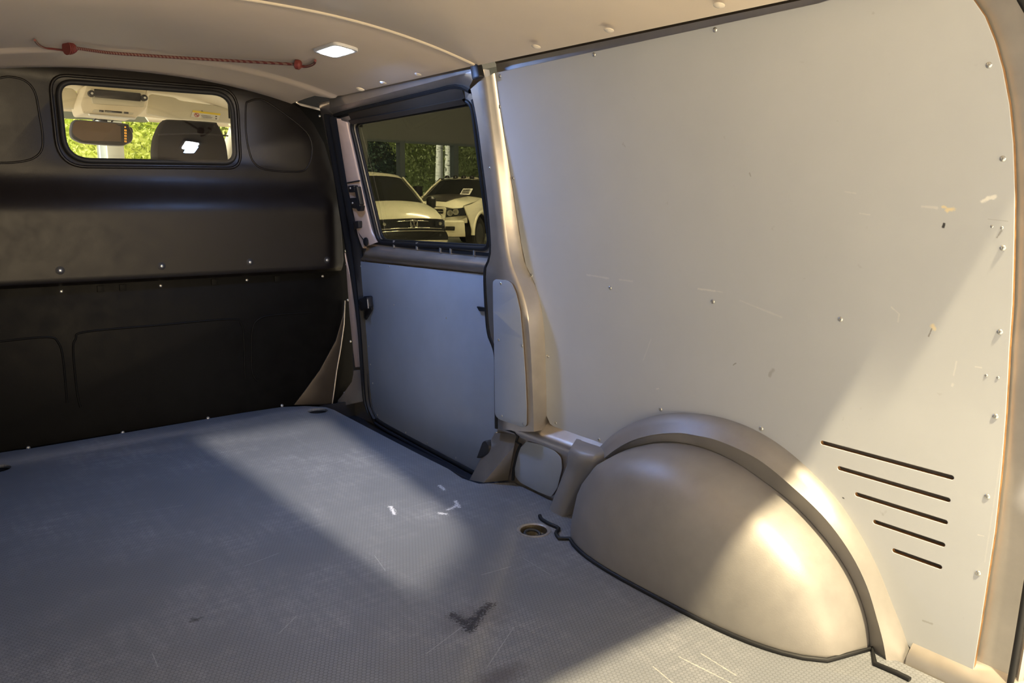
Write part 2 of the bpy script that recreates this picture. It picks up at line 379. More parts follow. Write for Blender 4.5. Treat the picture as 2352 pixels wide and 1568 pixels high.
# ================================================================== FLOOR
FZ = 0.0
pf = lambda l: [(q.x, q.y) for q in (W(x, y, 'z', FZ) for x, y in l)]
ring = lambda cx, cy, r, n=28: [(cx+r*math.cos(2*math.pi*k/n), cy+r*math.sin(2*math.pi*k/n)) for k in range(n)]
h1 = W(730, 943, 'z', FZ); h2 = W(1226, 1217, 'z', FZ); h3 = W(-8, 1076, 'z', FZ)
out = [(-.79, 3.25), (-.5, 3.245)]+pf([(65, 1030), (300, 991), (560, 947), (648, 934), (700, 932), (748, 934), (768, 941), (850, 984), (950, 1036), (1030, 1076), (1062, 1098), (1100, 1110), (1180, 1107), (1262, 1147)])+[(.748, 1.70), (.748, .36), (-.79, .36)]
R1, R2 = .042, .040
flo = plate('floor', [out, ring(h1.x, h1.y, R1), ring(h2.x, h2.y, R2), ring(h3.x, h3.y, R1)], lambda u, v, w_: Vector((u, v, w_-.006)), .012, M_floor, bev=.002)
tag(flo, 'grey rubber load floor with honeycomb embossing, scuffs and dark stains', 'floor', kind='structure')
def cup(c, r, parent, m, depth=.03):
    return lathe('recess_cup', [(r+.004, -.0125), (r, -.0125), (r*.93, -depth), (0.001, -depth-.002)], m, parent, 24, Matrix.Translation((c.x, c.y, 0)), cap=False)
for c, r, m in ((h1, R1, M_black), (h3, R1, M_black)): cup(c, r, flo, m)
sub = box('underbody', (-.9, .36, -.14), (.9, 3.3, -.11), M_well); tag(sub, 'dark underbody sheet below the load floor', 'underbody', kind='structure')
# lashing eye in the floor recess by the wheel arch
le = root('lashing_eye', 'tarnished lashing eye sunk in a round floor recess beside the wheel arch', 'lashing eye', (h2.x, h2.y, -.03))
lathe('recess_cup', [(R2+.001, -.001), (R2-.002, -.001), (R2*.95, -.02), (R2*.7, -.029), (0.001, -.03)], M_brass, le, 28, Matrix.Translation((h2.x, h2.y, 0)), cap=False)
lathe('rim', [(R2+.008, 0), (R2+.008, .0015), (R2+.002, .002), (R2-.002, -.001)], M_lining, le, 28, Matrix.Translation((h2.x, h2.y, 0)), cap=False)
tube('ring', [(h2.x+.022*math.cos(a), h2.y+.006+.02*math.sin(a), -.014+.004*math.sin(a)) for a in [2*math.pi*k/24 for k in range(24)]], .0042, M_steeld, le, True)
tube('bar', [(h2.x-.026, h2.y-.012, -.017), (h2.x+.028, h2.y-.016, -.017)], .005, M_black, le)
lathe('bolt', [(.009, -.03), (.009, -.018), (.005, -.016)], M_steel, le, 6, Matrix.Translation((h2.x-.012, h2.y-.022, 0)))

# ================================================================== CEILING
ce = root('ceiling', 'beige smooth headliner boards with a pale trim strip across', 'ceiling', (0, 1.8, 1.3), kind='structure')
xs = [i*.05 for i in range(-16, 14)]
cm = lambda u, v, w_: Vector((u, v, zceil(Vector((u, v, 0)))+.006+w_))
plate('rear_headliner', [[(-.8, .45), (-.4, .38), (0, .36), (.4, .38), (.655, .45), (.652, 1.985), (-.8, 1.985)]], cm, .012, M_head, ce, bev=.002, cuts=[('u', xs)])
plate('front_headliner', [[(-.8, 1.995), (.650, 1.995), (.662, 2.90), (.655, 2.95), (.60, 3.02), (.60, 3.262), (-.8, 3.262)]], cm, .012, M_head2, ce, bev=.002, cuts=[('u', xs), ('v', [2.9, 2.92, 2.935, 2.95, 2.965, 2.98, 3.05, 3.12, 3.2])])
tube('trim_strip', [Vector((x, 1.99, zceil(Vector((x, 1.99, 0)))+.001)) for x in [i*.02 for i in range(-40, 33)]], .0065, M_trim, ce)
roof = plate('roof_skin', [[(-.84, .44), (-.6, .40), (-.3, .35), (0, .335), (.3, .35), (.6, .405), (.72, .44), (.72, 3.4), (-.84, 3.4)]], lambda u, v, w_: Vector((u, v, 1.45-.05*(abs(u)/.7)**2.5+w_)), .01, M_paint, ce, cuts=[('u', xs)])
lathe_p = [(.0135, 0), (.0135, .002), (.008, .005), (.003, .006)]
pl_o = lathe('headliner_plug', lathe_p, M_plug, seg=14); pl_me = pl_o.data; bpy.data.objects.remove(pl_o)
for x, y in ((1231, 109), (1398, 71), (1651, 14), (880, 191), (960, 172), (827, 206)):
    screw(W(x, y, 'z', zceil), (-.25, 0, -1), ce, .9 if x > 1100 else .8, 'headliner_plug', pl_me)
# LED lamp
ll = root('ceiling_lamp', 'glowing white LED lamp set in the front headliner', 'lamp', LED+Vector((0, 0, .02)))
zl = zceil(Vector((LED.x, LED.y, 0)))
tl = lambda x, y, z: Vector((LED.x+x, LED.y+y, zceil(Vector((LED.x+x, LED.y+y, 0)))+z))
plate('lens', [rr([(-.03, -.068), (.03, -.068), (.03, .068), (-.03, .068)], .02)], lambda u, v, w_: tl(u, v, w_-.008), .006, M_led, ll, bev=.002)
plate('housing', [rr([(-.042, -.085), (.042, -.085), (.042, .085), (-.042, .085)], .026), rr([(-.031, -.069), (.031, -.069), (.031, .069), (-.031, .069)], .02)], lambda u, v, w_: tl(u, v, w_-.004), .01, M_lampb, ll, bev=.003)
# bungee cord tucked under the headliner
bc = root('bungee_cord', 'red checked bungee cord with a hook at each end hung across the front headliner', 'bungee cord', W(420, 130, 'z', zceil))
zb = lambda p: zceil(p)-.014
zh = lambda p: zceil(p)-.008
tube('cord', spl([W(x, y, 'z', zb) for x, y in ((172, 110), (250, 121), (330, 127), (440, 134), (560, 141), (683, 148))], 12), .005, M_cord, bc)
A, B = W(152, 110, 'z', zb), W(178, 112, 'z', zb)
Mx = Matrix.Translation(A) @ (B-A).to_track_quat('Z', 'Y').to_matrix().to_4x4(); Ln = (B-A).length
prof = []
for k in range(6): r = .021-.0016*k*k*.35; prof += [(r, Ln*k/6), (r, Ln*(k+.62)/6), (r-.004, Ln*(k+.7)/6), (r-.004, Ln*(k+.98)/6)]
lathe('collar', prof, M_red, bc, 14, Mx)
A, B = W(676, 147, 'z', zb), W(692, 149, 'z', zb); Mx = Matrix.Translation(A) @ (B-A).to_track_quat('Z', 'Y').to_matrix().to_4x4(); Ln = (B-A).length
lathe('collar', [(.010, 0), (.016, Ln*.2), (.017, Ln*.7), (.011, Ln)], M_red, bc, 14, Mx)
tube('hook', spl([W(x, y, 'z', zh) for x, y in ((80, 92), (88, 102), (102, 110), (125, 113), (152, 117))], 6), .0034, M_red, bc)
tube('hook', spl([W(x, y, 'z', zh) for x, y in ((690, 152), (702, 153), (714, 150), (722, 145), (724, 139))], 6), .0045, M_red, bc)

# ================================================================== RIGHT WALL
wr = root('wall_right', 'right body side lined with grey plywood on bronze painted metal', 'wall', (.8, 1.2, 0), kind='structure')
O = [(1385, 1022), (1420, 990), (1460, 968), (1510, 953), (1560, 948), (1620, 952), (1680, 966), (1740, 991), (1800, 1029), (1860, 1081), (1920, 1145), (1970, 1219), (2015, 1304), (2048, 1386), (2070, 1440), (2083, 1478)]
E0 = [(1137, 167), (1150, 260), (1166, 360), (1183, 470), (1198, 565), (1208, 610), (1229, 653), (1243, 703), (1251, 774), (1254, 881), (1255, 955)]
RE = [(2150, -80), (2200, -40), (2236, 0), (2262, 38), (2285, 95), (2303, 160), (2318, 240), (2327, 330), (2331, 450), (2329, 560), (2325, 700), (2318, 800), (2310, 950), (2300, 1080), (2285, 1220), (2268, 1330), (2250, 1450), (2233, 1552)]
outl = E0[::-1] + [(1880, 7), (2060, -50)] + RE + [(2226, 1558), (2180, 1541), (2135, 1519), (2105, 1506)] + O[::-1] + [(1377, 1021), (1366, 1019), (1315, 999), (1279, 984), (1263, 973)]
slots = []
for (a, b_), (c, d) in (((1889, 1015), (2185, 1098)), ((1928, 1074), (2177, 1149)), ((1968, 1135), (2171, 1199)), ((2010, 1198), (2165, 1251)), ((2054, 1264), (2158, 1302))):
    p, q = W(a, b_, 'x', xpan), W(c, d, 'x', xpan); r = .0044; z = (p.z+q.z)/2
    slots.append([(p.y+r*math.cos(t), z+r*math.sin(t)) for t in [math.radians(-90+30*k) for k in range(7)]] + [(q.y+r*math.cos(t), z+r*math.sin(t)) for t in [math.radians(90+30*k) for k in range(7)]])
yz = lambda l, f=xpan: [(q.y, q.z) for q in (W(x, y, 'x', f) for x, y in l)]
pan = plate('plywood_panel', [yz(outl)]+slots, lambda u, v, w_: Vector((xpan(float(v))+.0055+w_, u, v)), .011, [M_ply, M_edge], wr, bev=.001, cuts=[('v', [.45+.04*k for k in range(23)])], smooth=10)
NX = (-1, 0, 0)
for x, y in ((1642, 68), (1364, 125), (1148, 174), (1147, 245), (1178, 409), (1221, 632), (1258, 818), (1276, 971), (1376, 1010), (1517, 940), (1748, 984), (1401, 661), (1637, 692), (1930, 733), (2271, 149), (2303, 364), (2303, 569), (2296, 762), (2286, 956), (2267, 1140), (2246, 1316), (2154, 1511)):
    screw(W(x, y, 'x', xpan), NX, pan, 1.0 if x < 2000 else .95)
for x, y in ((2278, 520), (2301, 523), (2265, 862), (2292, 867)): screw(W(x, y, 'x', xpan), NX, pan, .5)
# body shell behind the panel
zz = [-.11, 0, .1, .2, .35, .5, .62, .74, .86, .98, 1.1, 1.2, 1.3, 1.4]
loft('body_shell', [[Vector((xpan(z)+.03, y, z)) for z in zz] for y in (1.96, 1.4, .9, .5, .36)], M_paint, wr, .012)
loft('roof_rail', [[Vector((x, y, z)) for y in (1.96, 1.2, .36)] for x, z in ((.72, 1.24), (.708, 1.275), (.712, 1.30), (.69, 1.325), (.645, 1.335))], M_olive, wr, .004)  # bronze rail under the headliner edge, its shade put into the dark colour
# C pillar
E1 = [(1111, 178), (1125, 290), (1145, 440), (1158, 548), (1170, 606), (1186, 649), (1204, 710), (1214, 800), (1219, 900), (1222, 992)]
E2 = [(1079, 206), (1094, 277), (1107, 373), (1119, 469), (1126, 560), (1123, 596), (1113, 622), (1115, 703), (1121, 767), (1136, 812), (1138, 900), (1139, 985)]
NR = 40
e0 = resample(spl([W(x, y, 'x', xpan) for x, y in E0[:1]+E0[1:]+[(1258, 985)]], 5), NR)
e1 = resample(spl([W(x, y, 'x', xin) for x, y in E1], 5), NR); e2 = resample(spl([W(x, y, 'x', xin) for x, y in E2], 5), NR)
X_ = Vector((1, 0, 0)); Y_ = Vector((0, 1, 0))
mixr = lambda a, b_, t, d=Vector(): [p.lerp(q, t)+d for p, q in zip(a, b_)]
loft('pillar', [[p+X_*.09 for p in e2], [p+X_*.012 for p in e2], mixr(e2, e1, .06), mixr(e2, e1, .5), mixr(e2, e1, .9), mixr(e1, e0, .06, X_*.004), mixr(e1, e0, .14, X_*.004), mixr(e1, e0, .55, X_*.003), mixr(e1, e0, .9), [p+X_*.03 for p in e0]], M_paint, wr, 0, 65)
cov = plate('pillar_cover', [rr(yz([(1136, 646), (1142, 641), (1168, 643), (1180, 650), (1190, 672), (1199, 712), (1206, 790), (1211, 860), (1214, 930), (1214, 977), (1204, 980), (1150, 962), (1141, 952), (1140, 850), (1137, 720)], xin), .012)], lambda u, v, w_: Vector((xin(float(v))-.004+w_, u, v)), .008, [M_ply2, M_edge2], wr, bev=.001, cuts=[('v', [.5, .56, .62, .66])])
for x, y in ((1150, 651), (1145, 780), (1199, 794), (1153, 955), (1202, 973)): screw(W(x, y, 'x', lambda p: xin(p)-.008), NX, cov, .8)
screw(W(1125, 386, 'x', xin), NX, wr, .8)
hp = W(1101, 166, 'x', .665)
plate('rubber_stop', [rr(yz([(1086, 150), (1104, 146), (1110, 178), (1092, 186)], .66), .008)], lambda u, v, w_: Vector((.657+w_, u, v)), .02, M_blackpl, wr, bev=.004)
# sill box under the panel and its cover plate
loft('sill_box', [[Vector((x, y, z)) for y in (2.005, 1.9, 1.75, 1.6, 1.48)] for x, z in ((.80, .232), (.752, .205), (.741, .199), (.736, .188), (.736, .172), (.746, .155), (.75, .0), (.75, -.08))], M_paint, wr, 0, 50)
cp = plate('sill_cover', [rr(yz([(1211, 1013), (1240, 1019), (1276, 1034), (1291, 1050), (1293, 1075), (1282, 1120), (1268, 1140), (1240, 1130), (1196, 1107), (1185, 1092), (1184, 1072), (1196, 1028)], .742), .01)], lambda u, v, w_: Vector((.742+w_, u, v)), .008, [M_ply2, M_edge2], wr, bev=.001)
# wedge-shaped foot beside the door, with the black latch
a, b_, c, d, e = W(1137, 993, 'x', .738), W(1181, 1024, 'x', .725), W(1111, 1108, 'z', .001), W(1078, 1102, 'x', .69), W(1167, 1103, 'x', .748)
a2 = a+X_*.06; f = W(1186, 998, 'x', .74)
ft = raw('pillar_foot', [a, b_, c, d, e, a2, d+X_*.1, f], [(0, 1, 2, 3), (1, 4, 2), (0, 3, 6, 5), (0, 7, 1), (7, 4, 1)], M_paint, wr, 25)
lc = W(1120, 1030, 'x', .728)
lt = plate('striker_latch', [rr(yz([(1103, 1050), (1117, 1012), (1124, 1009), (1133, 1024), (1131, 1040), (1115, 1050)], .725), .008)], lambda u, v, w_: Vector((.722+w_, u, v)), .03, M_blackpl, wr, bev=.005)
tube('cable_edge', [W(x, y, 'x', .738) for x, y in ((1140, 977), (1160, 984), (1183, 993), (1190, 1002), (1186, 1014), (1196, 1020))], .004, M_blackpl, wr)
tube('foot_seal', [W(x, y, 'x', .738) for x, y in ((1196, 1020), (1188, 1040), (1180, 1075), (1178, 1102))], .005, M_black, wr)
# rear sill and D pillar
loft('rear_sill', [[Vector((x, y, z)) for y in (.64, .5, .36)] for x, z in ((.80, .045), (.775, .03), (.757, .012), (.752, -.02))], M_paint, wr, 0, 50)
re = resample(spl([W(x, y, 'x', xpan) for x, y in RE], 3), 40)
tp = [min(1, max(0, (1.25-p.z)/.4)) for p in re]
D = lambda dy, dx: [Vector((p.x+dx, min(p.y, .62)-dy, p.z)) for p in re]
loft('rear_pillar', [[p+Vector((.02, .03, 0)) for p in re], [p+Vector((.02, -.004, 0)) for p in re], D(.012, .022), D(.05, .024), D(.066, .02), D(.072, .012), D(.078, .018), D(.12, .03), D(.2, .05)], M_paint, wr, 0, 45)
tube('rear_door_seal', [p+Vector((.006, min(p.y, .62)-p.y-.062, 0)) for p in re], .006, M_black, wr)
for x, y in ((2345, 560), (2345, 760), (2328, 957), (2305, 1141), (2331, 1325), (2351, 1145)): screw(W(x, y, 'x', lambda p: xpan(p)+.022), NX, wr, .9)

# ================================================================== WHEEL ARCH
wa = root('wheel_arch_cover', 'satin bronze domed wheel arch cover standing on the floor against the plywood wall', 'wheel arch', (.65, 1.1, 0))
K1 = [(1388, 1052), (1412, 1033), (1450, 1012), (1500, 998), (1557, 994), (1600, 1000), (1653, 1013), (1740, 1054), (1821, 1119), (1894, 1189), (1951, 1266), (1990, 1343), (2014, 1420), (2029, 1477), (2038, 1532)]
K2 = [(1311, 1140), (1335, 1107), (1364, 1078), (1412, 1044), (1460, 1025), (1528, 1015), (1605, 1026), (1682, 1059), (1754, 1107), (1821, 1160), (1884, 1227), (1937, 1299), (1971, 1367), (1990, 1429), (1996, 1480), (1997, 1518)]
NA = 64
o_ = resample(spl([W(x, y, 'x', lambda p: xpan(p)-.002) for x, y in O+[(2092, 1508), (2091, 1556)]], 5), NA)
k1 = resample(spl([W(x, y, 'x', .729) for x, y in K1], 5), NA)
k2 = spl([W(x, y, 'x', .742) for x, y in K2], 5)
k2 = spl([Vector((.745, 1.545, 0.0)), Vector((.745, 1.543, .04)), Vector((.745, 1.518, .14))], 3)+k2[15:]; k2[-1].z = 0
k2 = resample(k2, NA)
k1b = resample([k2[0]+Vector((.004, .012, 0))]+k1[0:], NA)
loft('flange', [[p+X_*.012 for p in o_], o_, mixr(o_, k1, .05, X_*-.012), mixr(o_, k1, .5, X_*-.008), mixr(o_, k1, .93), k1, mixr(k1, resample(k2[12:], NA), .15, X_*.006), mixr(k1, resample(k2[12:], NA), .95, X_*.002), [p+X_*.004 for p in resample(k2[12:], NA)]], M_arch, wa, 0, 45)
YC = 1.115; rows = []
for i in range(25):
    s = 1-i/24*.999
    s = s if i else 1.0
    dx = .198*(1-s**3.2)**(1/2.6)
    rows.append([Vector((.745-dx, YC+(p.y-YC)*s, p.z*s)) for p in k2])
loft('dome', rows, M_arch, wa, 0, 70)
# front bracket and leg
L1 = [(1324, 1003, .782), (1316, 1015, .735), (1306, 1031, .700), (1300, 1048, .692), (1300, 1066, .697), (1290, 1090, .70), (1270, 1140, .695), (1249, 1190, .69)]
L2 = [(1384, 1024, .782), (1374, 1034, .735), (1366, 1048, .700), (1362, 1064, .694), (1352, 1092, .702), (1325, 1124, .70), (1302, 1165, .69), (1285, 1208, .68)]
l1 = resample(spl([W(x, y, 'x', X) for x, y, X in L1], 4), 26); l2 = resample(spl([W(x, y, 'x', X) for x, y, X in L2], 4), 26)
loft('front_bracket', [[p+X_*.06 for p in l1], [p+X_*.006 for p in l1], mixr(l1, l2, .08), mixr(l1, l2, .5, X_*-.004), mixr(l1, l2, .92), [p+X_*.008 for p in l2], [p+X_*.06 for p in l2]], M_arch, wa, 0, 70)
base = [p for r in rows[:20] for p in (r[0],)]
bl = [Vector((p.x-.004, 1.115+(p.y-1.115)*1.008, .004)) for p in [rows[i][0] for i in range(0, 25, 2)] + [rows[i][-1] for i in range(24, -1, -2)]]
fs = spl([W(x, y, 'z', .004) for x, y in ((1240, 1184), (1244, 1192), (1262, 1203), (1283, 1213), (1277, 1224), (1284, 1236))], 3)
tube('floor_seal', fs + [p for p in bl[2:] if p.x < .62 or p.y < 1] + [W(2010, 1524, 'z', .004), W(2060, 1545, 'z', .004), W(2090, 1560, 'z', .004)], .0055, M_black, wa)

# ================================================================== DOOR OPENING AND SLIDING DOOR
hd = [(1102, 158), (1050, 171), (1000, 184), (900, 210), (800, 237), (757, 248)]; hl = [(1079, 206), (1066, 198), (1040, 195), (995, 206), (899, 229), (804, 252), (768, 262)]
hr = resample([W(x, y, 'x', .668) for x, y in hd], 24); hq = resample(spl([W(x, y, 'x', .70) for x, y in hl], 4), 24)
loft('door_header', [[p+Vector((.0, 0, .05)) for p in hr], hr, mixr(hr, hq, .15, X_*-.006), mixr(hr, hq, .85, X_*-.006), hq, [p+X_*.09 for p in hq]], M_paint, wr, 0, 55)
# black seals round the opening: header, pillar, foot and front jamb
loft('header_seal', [[p+Vector((-.002, 0, .003)) for p in hq], [p+Vector((-.007, 0, -.004)) for p in hq], [p+Vector((-.003, 0, -.012)) for p in hq], [p+Vector((.01, 0, -.010)) for p in hq], [p+Vector((.012, 0, -.018)) for p in hq], [p+Vector((.05, 0, -.014)) for p in hq]], M_black, wr, 0, 60)
tube('door_seal', spl([p+Vector((.010, .004, 0)) for p in e2[1:]], 2), .0095, M_black, wr)
JL = [(746, 262), (757, 330), (770, 410), (783, 500), (795, 570), (806, 625), (818, 700), (826, 770), (831, 845), (838, 922), (852, 957)]
JR = [(772, 270), (785, 345), (798, 420), (812, 492), (822, 545), (827, 602), (834, 690), (840, 770), (846, 855), (851, 926), (866, 962)]
xj = lambda p: xdoor(p)-.02
ja_ = resample(spl([W(x, y, 'x', xj) for x, y in JL], 4), 40); jb_ = resample(spl([W(x, y, 'x', xj) for x, y in JR], 4), 40)
jrow = lambda t, d: mixr(ja_, jb_, t, Vector((d, 0, 0)))
loft('front_jamb', [jrow(0, .02), jrow(0, 0), jrow(.12, -.012), jrow(.25, -.010), jrow(.38, .006), jrow(.5, .004), jrow(.62, -.012), jrow(.75, -.012), jrow(.88, .002), jrow(1, .018)], M_black, wr, 0, 50)
# bronze strips of the front post beside the bulkhead
pg = lambda l, y: [(q.x, q.z) for q in (W(a_, c_, 'y', y) for a_, c_ in l)]
fY = lambda y: (lambda u, v, w_: Vector((u, y+w_, v)))
xs_ = lambda p: xdoor(p)-.026
def strip(l, m):
    plate('post_strip', [yz(l, xs_)], lambda u, v, w_: Vector((xdoor(float(v))-.026+w_+(3.16-u)*.25, u, v)), .012, m, wr, bev=.003, cuts=[('v', [.62, .66, .7])])
strip([(796, 580), (801, 631), (806, 720), (812, 800), (816, 843), (832, 843), (827, 790), (819, 710), (809, 645), (800, 600)], M_pink)
strip([(814, 850), (832, 850), (838, 921), (780, 934), (795, 908), (811, 876)], M_paint)
# step well
st = root('door_step', 'dark recessed step well along the foot of the sliding door', 'step', (.75, 2.6, -.1), kind='structure')
box('step_tread', (.60, 1.97, -.105), (.90, 3.24, -.085), M_well, st, .004)
we = [W(x, y, 'z', -.004) for x, y in ((748, 934), (768, 941), (850, 984), (950, 1036), (1030, 1076), (1062, 1098), (1100, 1110))]
loft('step_riser', [[p+Vector((.0, 0, -.004)) for p in we], [p+Vector((0, 0, -.1)) for p in we]], M_well, st)
loft('step_end', [[Vector((x, 3.22, z)) for x in (.66, .8, .95)] for z in (-.1, -.015)], M_well, st, .01)
for k in range(3): tube('tread_rib', [(.70+.035*k, 2.02, -.085), (.70+.035*k, 3.2, -.085)], .005, M_well, st)

dr = root('door_1', 'sliding side door with tinted window and grey plywood lower panel', 'door', (.85, 2.6, -.08), kind='structure')
hole = rr([(q.y, q.z) for q in (W(x, y, 'x', xdoor) for x, y in ((803, 279), (1082, 229), (1125, 572), (868, 557)))], .045, 6)
dm = lambda off: (lambda u, v, w_: Vector((xdoor(float(v))+off+w_, u, v)))
dcuts = [('v', [.62+.06*k for k in range(12)])]
plate('door_frame', [[(2.02, -.09), (3.22, -.09), (3.22, .7), (3.20, 1.30), (2.02, 1.30)], hole], dm(.012), .024, M_paint, dr, bev=.002, cuts=dcuts)
jf = [(773, 272), (796, 416), (812, 490), (822, 540), (833, 570)]; jg = [(797, 280), (826, 413), (843, 490), (855, 535), (868, 556)]
ja = resample(spl([W(x, y, 'x', lambda p: xdoor(p)-.032) for x, y in jf], 4), 20); jb = resample(spl([W(x, y, 'x', lambda p: xdoor(p)-.004) for x, y in jg], 4), 20)
loft('window_post', [mixr(ja, ja, 0, X_*.02), ja, mixr(ja, jb, .10, X_*-.004), mixr(ja, jb, .90, X_*-.003), jb, mixr(jb, jb, 0, X_*.02)], M_pink, dr, 0, 60)
tube('post_joint', [W(798, 420, 'x', lambda p: xdoor(p)-.034), W(826, 415, 'x', lambda p: xdoor(p)-.012)], .003, M_black, dr)
pw = plate('window_glass', [rr([(q.y, q.z) for q in (W(x, y, 'x', xdoor) for x, y in ((796, 272), (1090, 220), (1133, 580), (862, 566)))], .045, 6)], dm(.03), .004, G_tint, dr, cuts=dcuts)
pw['label'] = 'dark tinted window pane'
tube('window_seal', [Vector((xdoor(float(z))+.002, y, z)) for y, z in hole], .0085, M_black, dr, True)
tube('window_seal', [Vector((xdoor(float(z))+.022, y+(.012 if y > 2.6 else -.0), z)) for y, z in rr([(q.y, q.z) for q in (W(x, y, 'x', xdoor) for x, y in ((808, 284), (1078, 236), (1120, 566), (871, 552)))], .045, 6)], .006, M_black, dr, True)
# channel above the glass, the header's shade put into its dark colour
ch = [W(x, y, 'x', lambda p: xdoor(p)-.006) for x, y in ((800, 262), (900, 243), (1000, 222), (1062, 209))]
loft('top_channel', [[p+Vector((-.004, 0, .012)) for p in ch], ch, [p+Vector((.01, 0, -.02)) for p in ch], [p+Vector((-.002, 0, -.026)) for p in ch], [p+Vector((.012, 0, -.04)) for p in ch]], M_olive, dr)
# belt rail and black inner weatherstrip with clips
B = [((850, 552), (1140, 583), .838), ((845, 562), (1140, 594), .822), ((842, 570), (1140, 602), .806), ((838, 579), (1140, 611), .797), ((834, 588), (1140, 621), .80), ((826, 598), (1140, 634), .826)]
loft('belt_rail', [resample([W(*p, 'x', X), W(*q, 'x', X)], 12) for p, q, X in B], M_paint, dr, 0, 70)
ws = [[W(x, y, 'x', .822) for x, y in r] for r in (((866, 548), (960, 558), (1060, 567), (1140, 572)), ((858, 560), (950, 571), (1060, 583), (1140, 589)))]
loft('weatherstrip', ws, M_black, dr, .006)
for x, y in ((905, 560), (958, 565), (1012, 571), (1036, 574), (1090, 579)):
    p = W(x, y, 'x', .815); box('clip', p-Vector((.004, .004, .014)), p+Vector((.004, .004, .014)), M_lining, dr, .001)
dp = [(825, 600), (1112, 630), (1116, 700), (1120, 765), (1136, 812), (1145, 1000), (1128, 1045), (1096, 1082), (1085, 1078), (985, 1025), (880, 972), (860, 950), (850, 925), (842, 800), (833, 690)]
xdp = lambda p: xdoor(p)-.012
dpl = plate('plywood_panel', [rr(yz(dp, xdp), [0, 0, 0, 0, 0, 0, .02, .03, .02, 0, .03, .02, 0, 0, 0])], lambda u, v, w_: Vector((.822+w_, u, v)), .012, [M_ply2, M_edge2], dr, bev=.0015)
for x, y in ((894, 612), (828, 611), (905, 700), (1025, 730), (847, 795), (851, 837), (856, 880), (867, 953), (932, 993), (981, 1017), (1047, 1051)): screw(W(x, y, 'x', .816), NX, dpl, .75)
ds = [W(x, y, 'x', .812) for x, y in ((838, 760), (845, 860), (851, 920), (862, 950), (880, 968), (980, 1022), (1090, 1080))]
tube('bottom_seal', spl([p+Vector((.004, .004, -.012)) for p in ds], 4), .009, M_black, dr)
tube('bottom_seal', spl([p+Vector((.0, .016, -.028)) for p in ds], 4), .008, M_well, dr)
# handle knob, latch, latch gear in the front post
hk = W(843, 699, 'x', .80)
plate('door_handle', [rr(yz([(830, 686), (851, 681), (854, 705), (836, 714)], .80), .008)], lambda u, v, w_: Vector((.796+w_, u, v)), .028, M_blackpl, dr, bev=.005)
plate('handle_base', [rr(yz([(836, 680), (854, 679), (855, 712), (840, 736)], .812), .01)], lambda u, v, w_: Vector((.812+w_, u, v)), .01, M_well, dr, bev=.003)
tube('handle_slot', [W(844, 687, 'x', .778), W(846, 708, 'x', .778)], .003, M_lining, dr)
plate('latch', [rr(yz([(1098, 703), (1118, 706), (1118, 715), (1104, 714)], .814), .004)], lambda u, v, w_: Vector((.812+w_, u, v)), .012, M_blackpl, dr, bev=.002)
q = lambda x, y: W(x, y, 'x', lambda p: xdoor(p)-.03)
for l in ([(803, 427), (817, 425), (820, 440), (806, 442)], [(808, 455), (827, 453), (832, 480), (813, 478)], [(818, 428), (824, 428), (832, 470), (826, 470)], [(822, 476), (834, 472), (832, 484), (826, 485)], [(815, 508), (827, 507), (828, 523), (818, 526)]):
    plate('latch_gear', [rr([(p.y, p.z) for p in (q(*z) for z in l)], .004)], lambda u, v, w_: Vector((xdoor(float(v))-.03+w_, u, v)), .02, M_blackpl, dr, bev=.002)
for x, y in ((810, 432), (815, 466)): screw(q(x, y)-X_*.012, NX, dr, .8)
tube('wire', spl([q(822, 525), q(827, 540), q(836, 552)], 4), .002, M_blackpl, dr)
tube('wire', [q(813, 480), q(817, 508)], .002, M_olive, dr)
lathe('grommet', [(.018, 0), (.018, .006), (.012, .01)], M_black, dr, 14, Matrix.Translation(q(842, 555)) @ Matrix.Rotation(math.radians(-90), 4, 'Y'))

# ================================================================== BULKHEAD
wf = root('wall_front', 'black moulded bulkhead with a small window behind the cab', 'wall', (0, 3.25, 0), kind='structure')
def bulge(x, z): return .05*sm(.985, .85, z)*sm(.575, .605, z)*sm(.83, .72, x)
def ybk(p): return 3.25-bulge(p.x, p.z)
top = [(-.82, 1.35), (-.62, 1.36)]+pg([(0, 136), (100, 140), (200, 147), (300, 156), (400, 167), (500, 178), (560, 190), (620, 212), (660, 232), (690, 252), (720, 286), (745, 331), (765, 400), (778, 480), (786, 560), (789, 600)], 3.25)
top = [(x, z+.004) for x, z in top]
win = [(p.x, p.y) for p in rr(pg([(131, 186), (531, 216), (540, 374), (150, 368)], 3.25), [.055, .075, .05, .085], 8)]
up_ = plate('upper_panel', [top+[(.80, .585), (-.82, .585)], win], lambda u, v, w_: Vector((u, 3.256-bulge(u, v)+w_, v)), .012, M_bulk, wf, bev=.001, cuts=[('v', [.588, .593, .6, .607]+[.62+.05*k for k in range(4)]+[.82+.014*k for k in range(14)]), ('u', [.7+.02*k for k in range(7)])], smooth=30)
low = pg([(784, 640), (792, 700), (795, 760), (789, 830), (775, 928)], 3.262)
plate('lower_panel', [[(-.82, -.02), (-.82, .62), (.79, .62)]+low], fY(3.268), .012, M_bulk2, wf, bev=.001)
fl = pg([(560, 190), (620, 214), (683, 240), (742, 256), (753, 300), (766, 370), (778, 430), (790, 530), (800, 620), (809, 700), (813, 790), (816, 862), (779, 934), (650, 936)], 3.28)
plate('side_flange', [fl], fY(3.284), .008, M_bulk2, wf, bev=.001)
plate('wheelhouse_sheet', [pg([(676, 930), (700, 898), (735, 850), (772, 782), (788, 725), (792, 690), (790, 740), (782, 800), (773, 850), (763, 930)], 3.25)], fY(3.255), .008, M_olive, wf, bev=.002)
tube('sheet_edge', [W(x, y, 'y', 3.248) for x, y in ((792, 690), (790, 745), (782, 802), (773, 852), (763, 928))], .003, M_paint, wf)
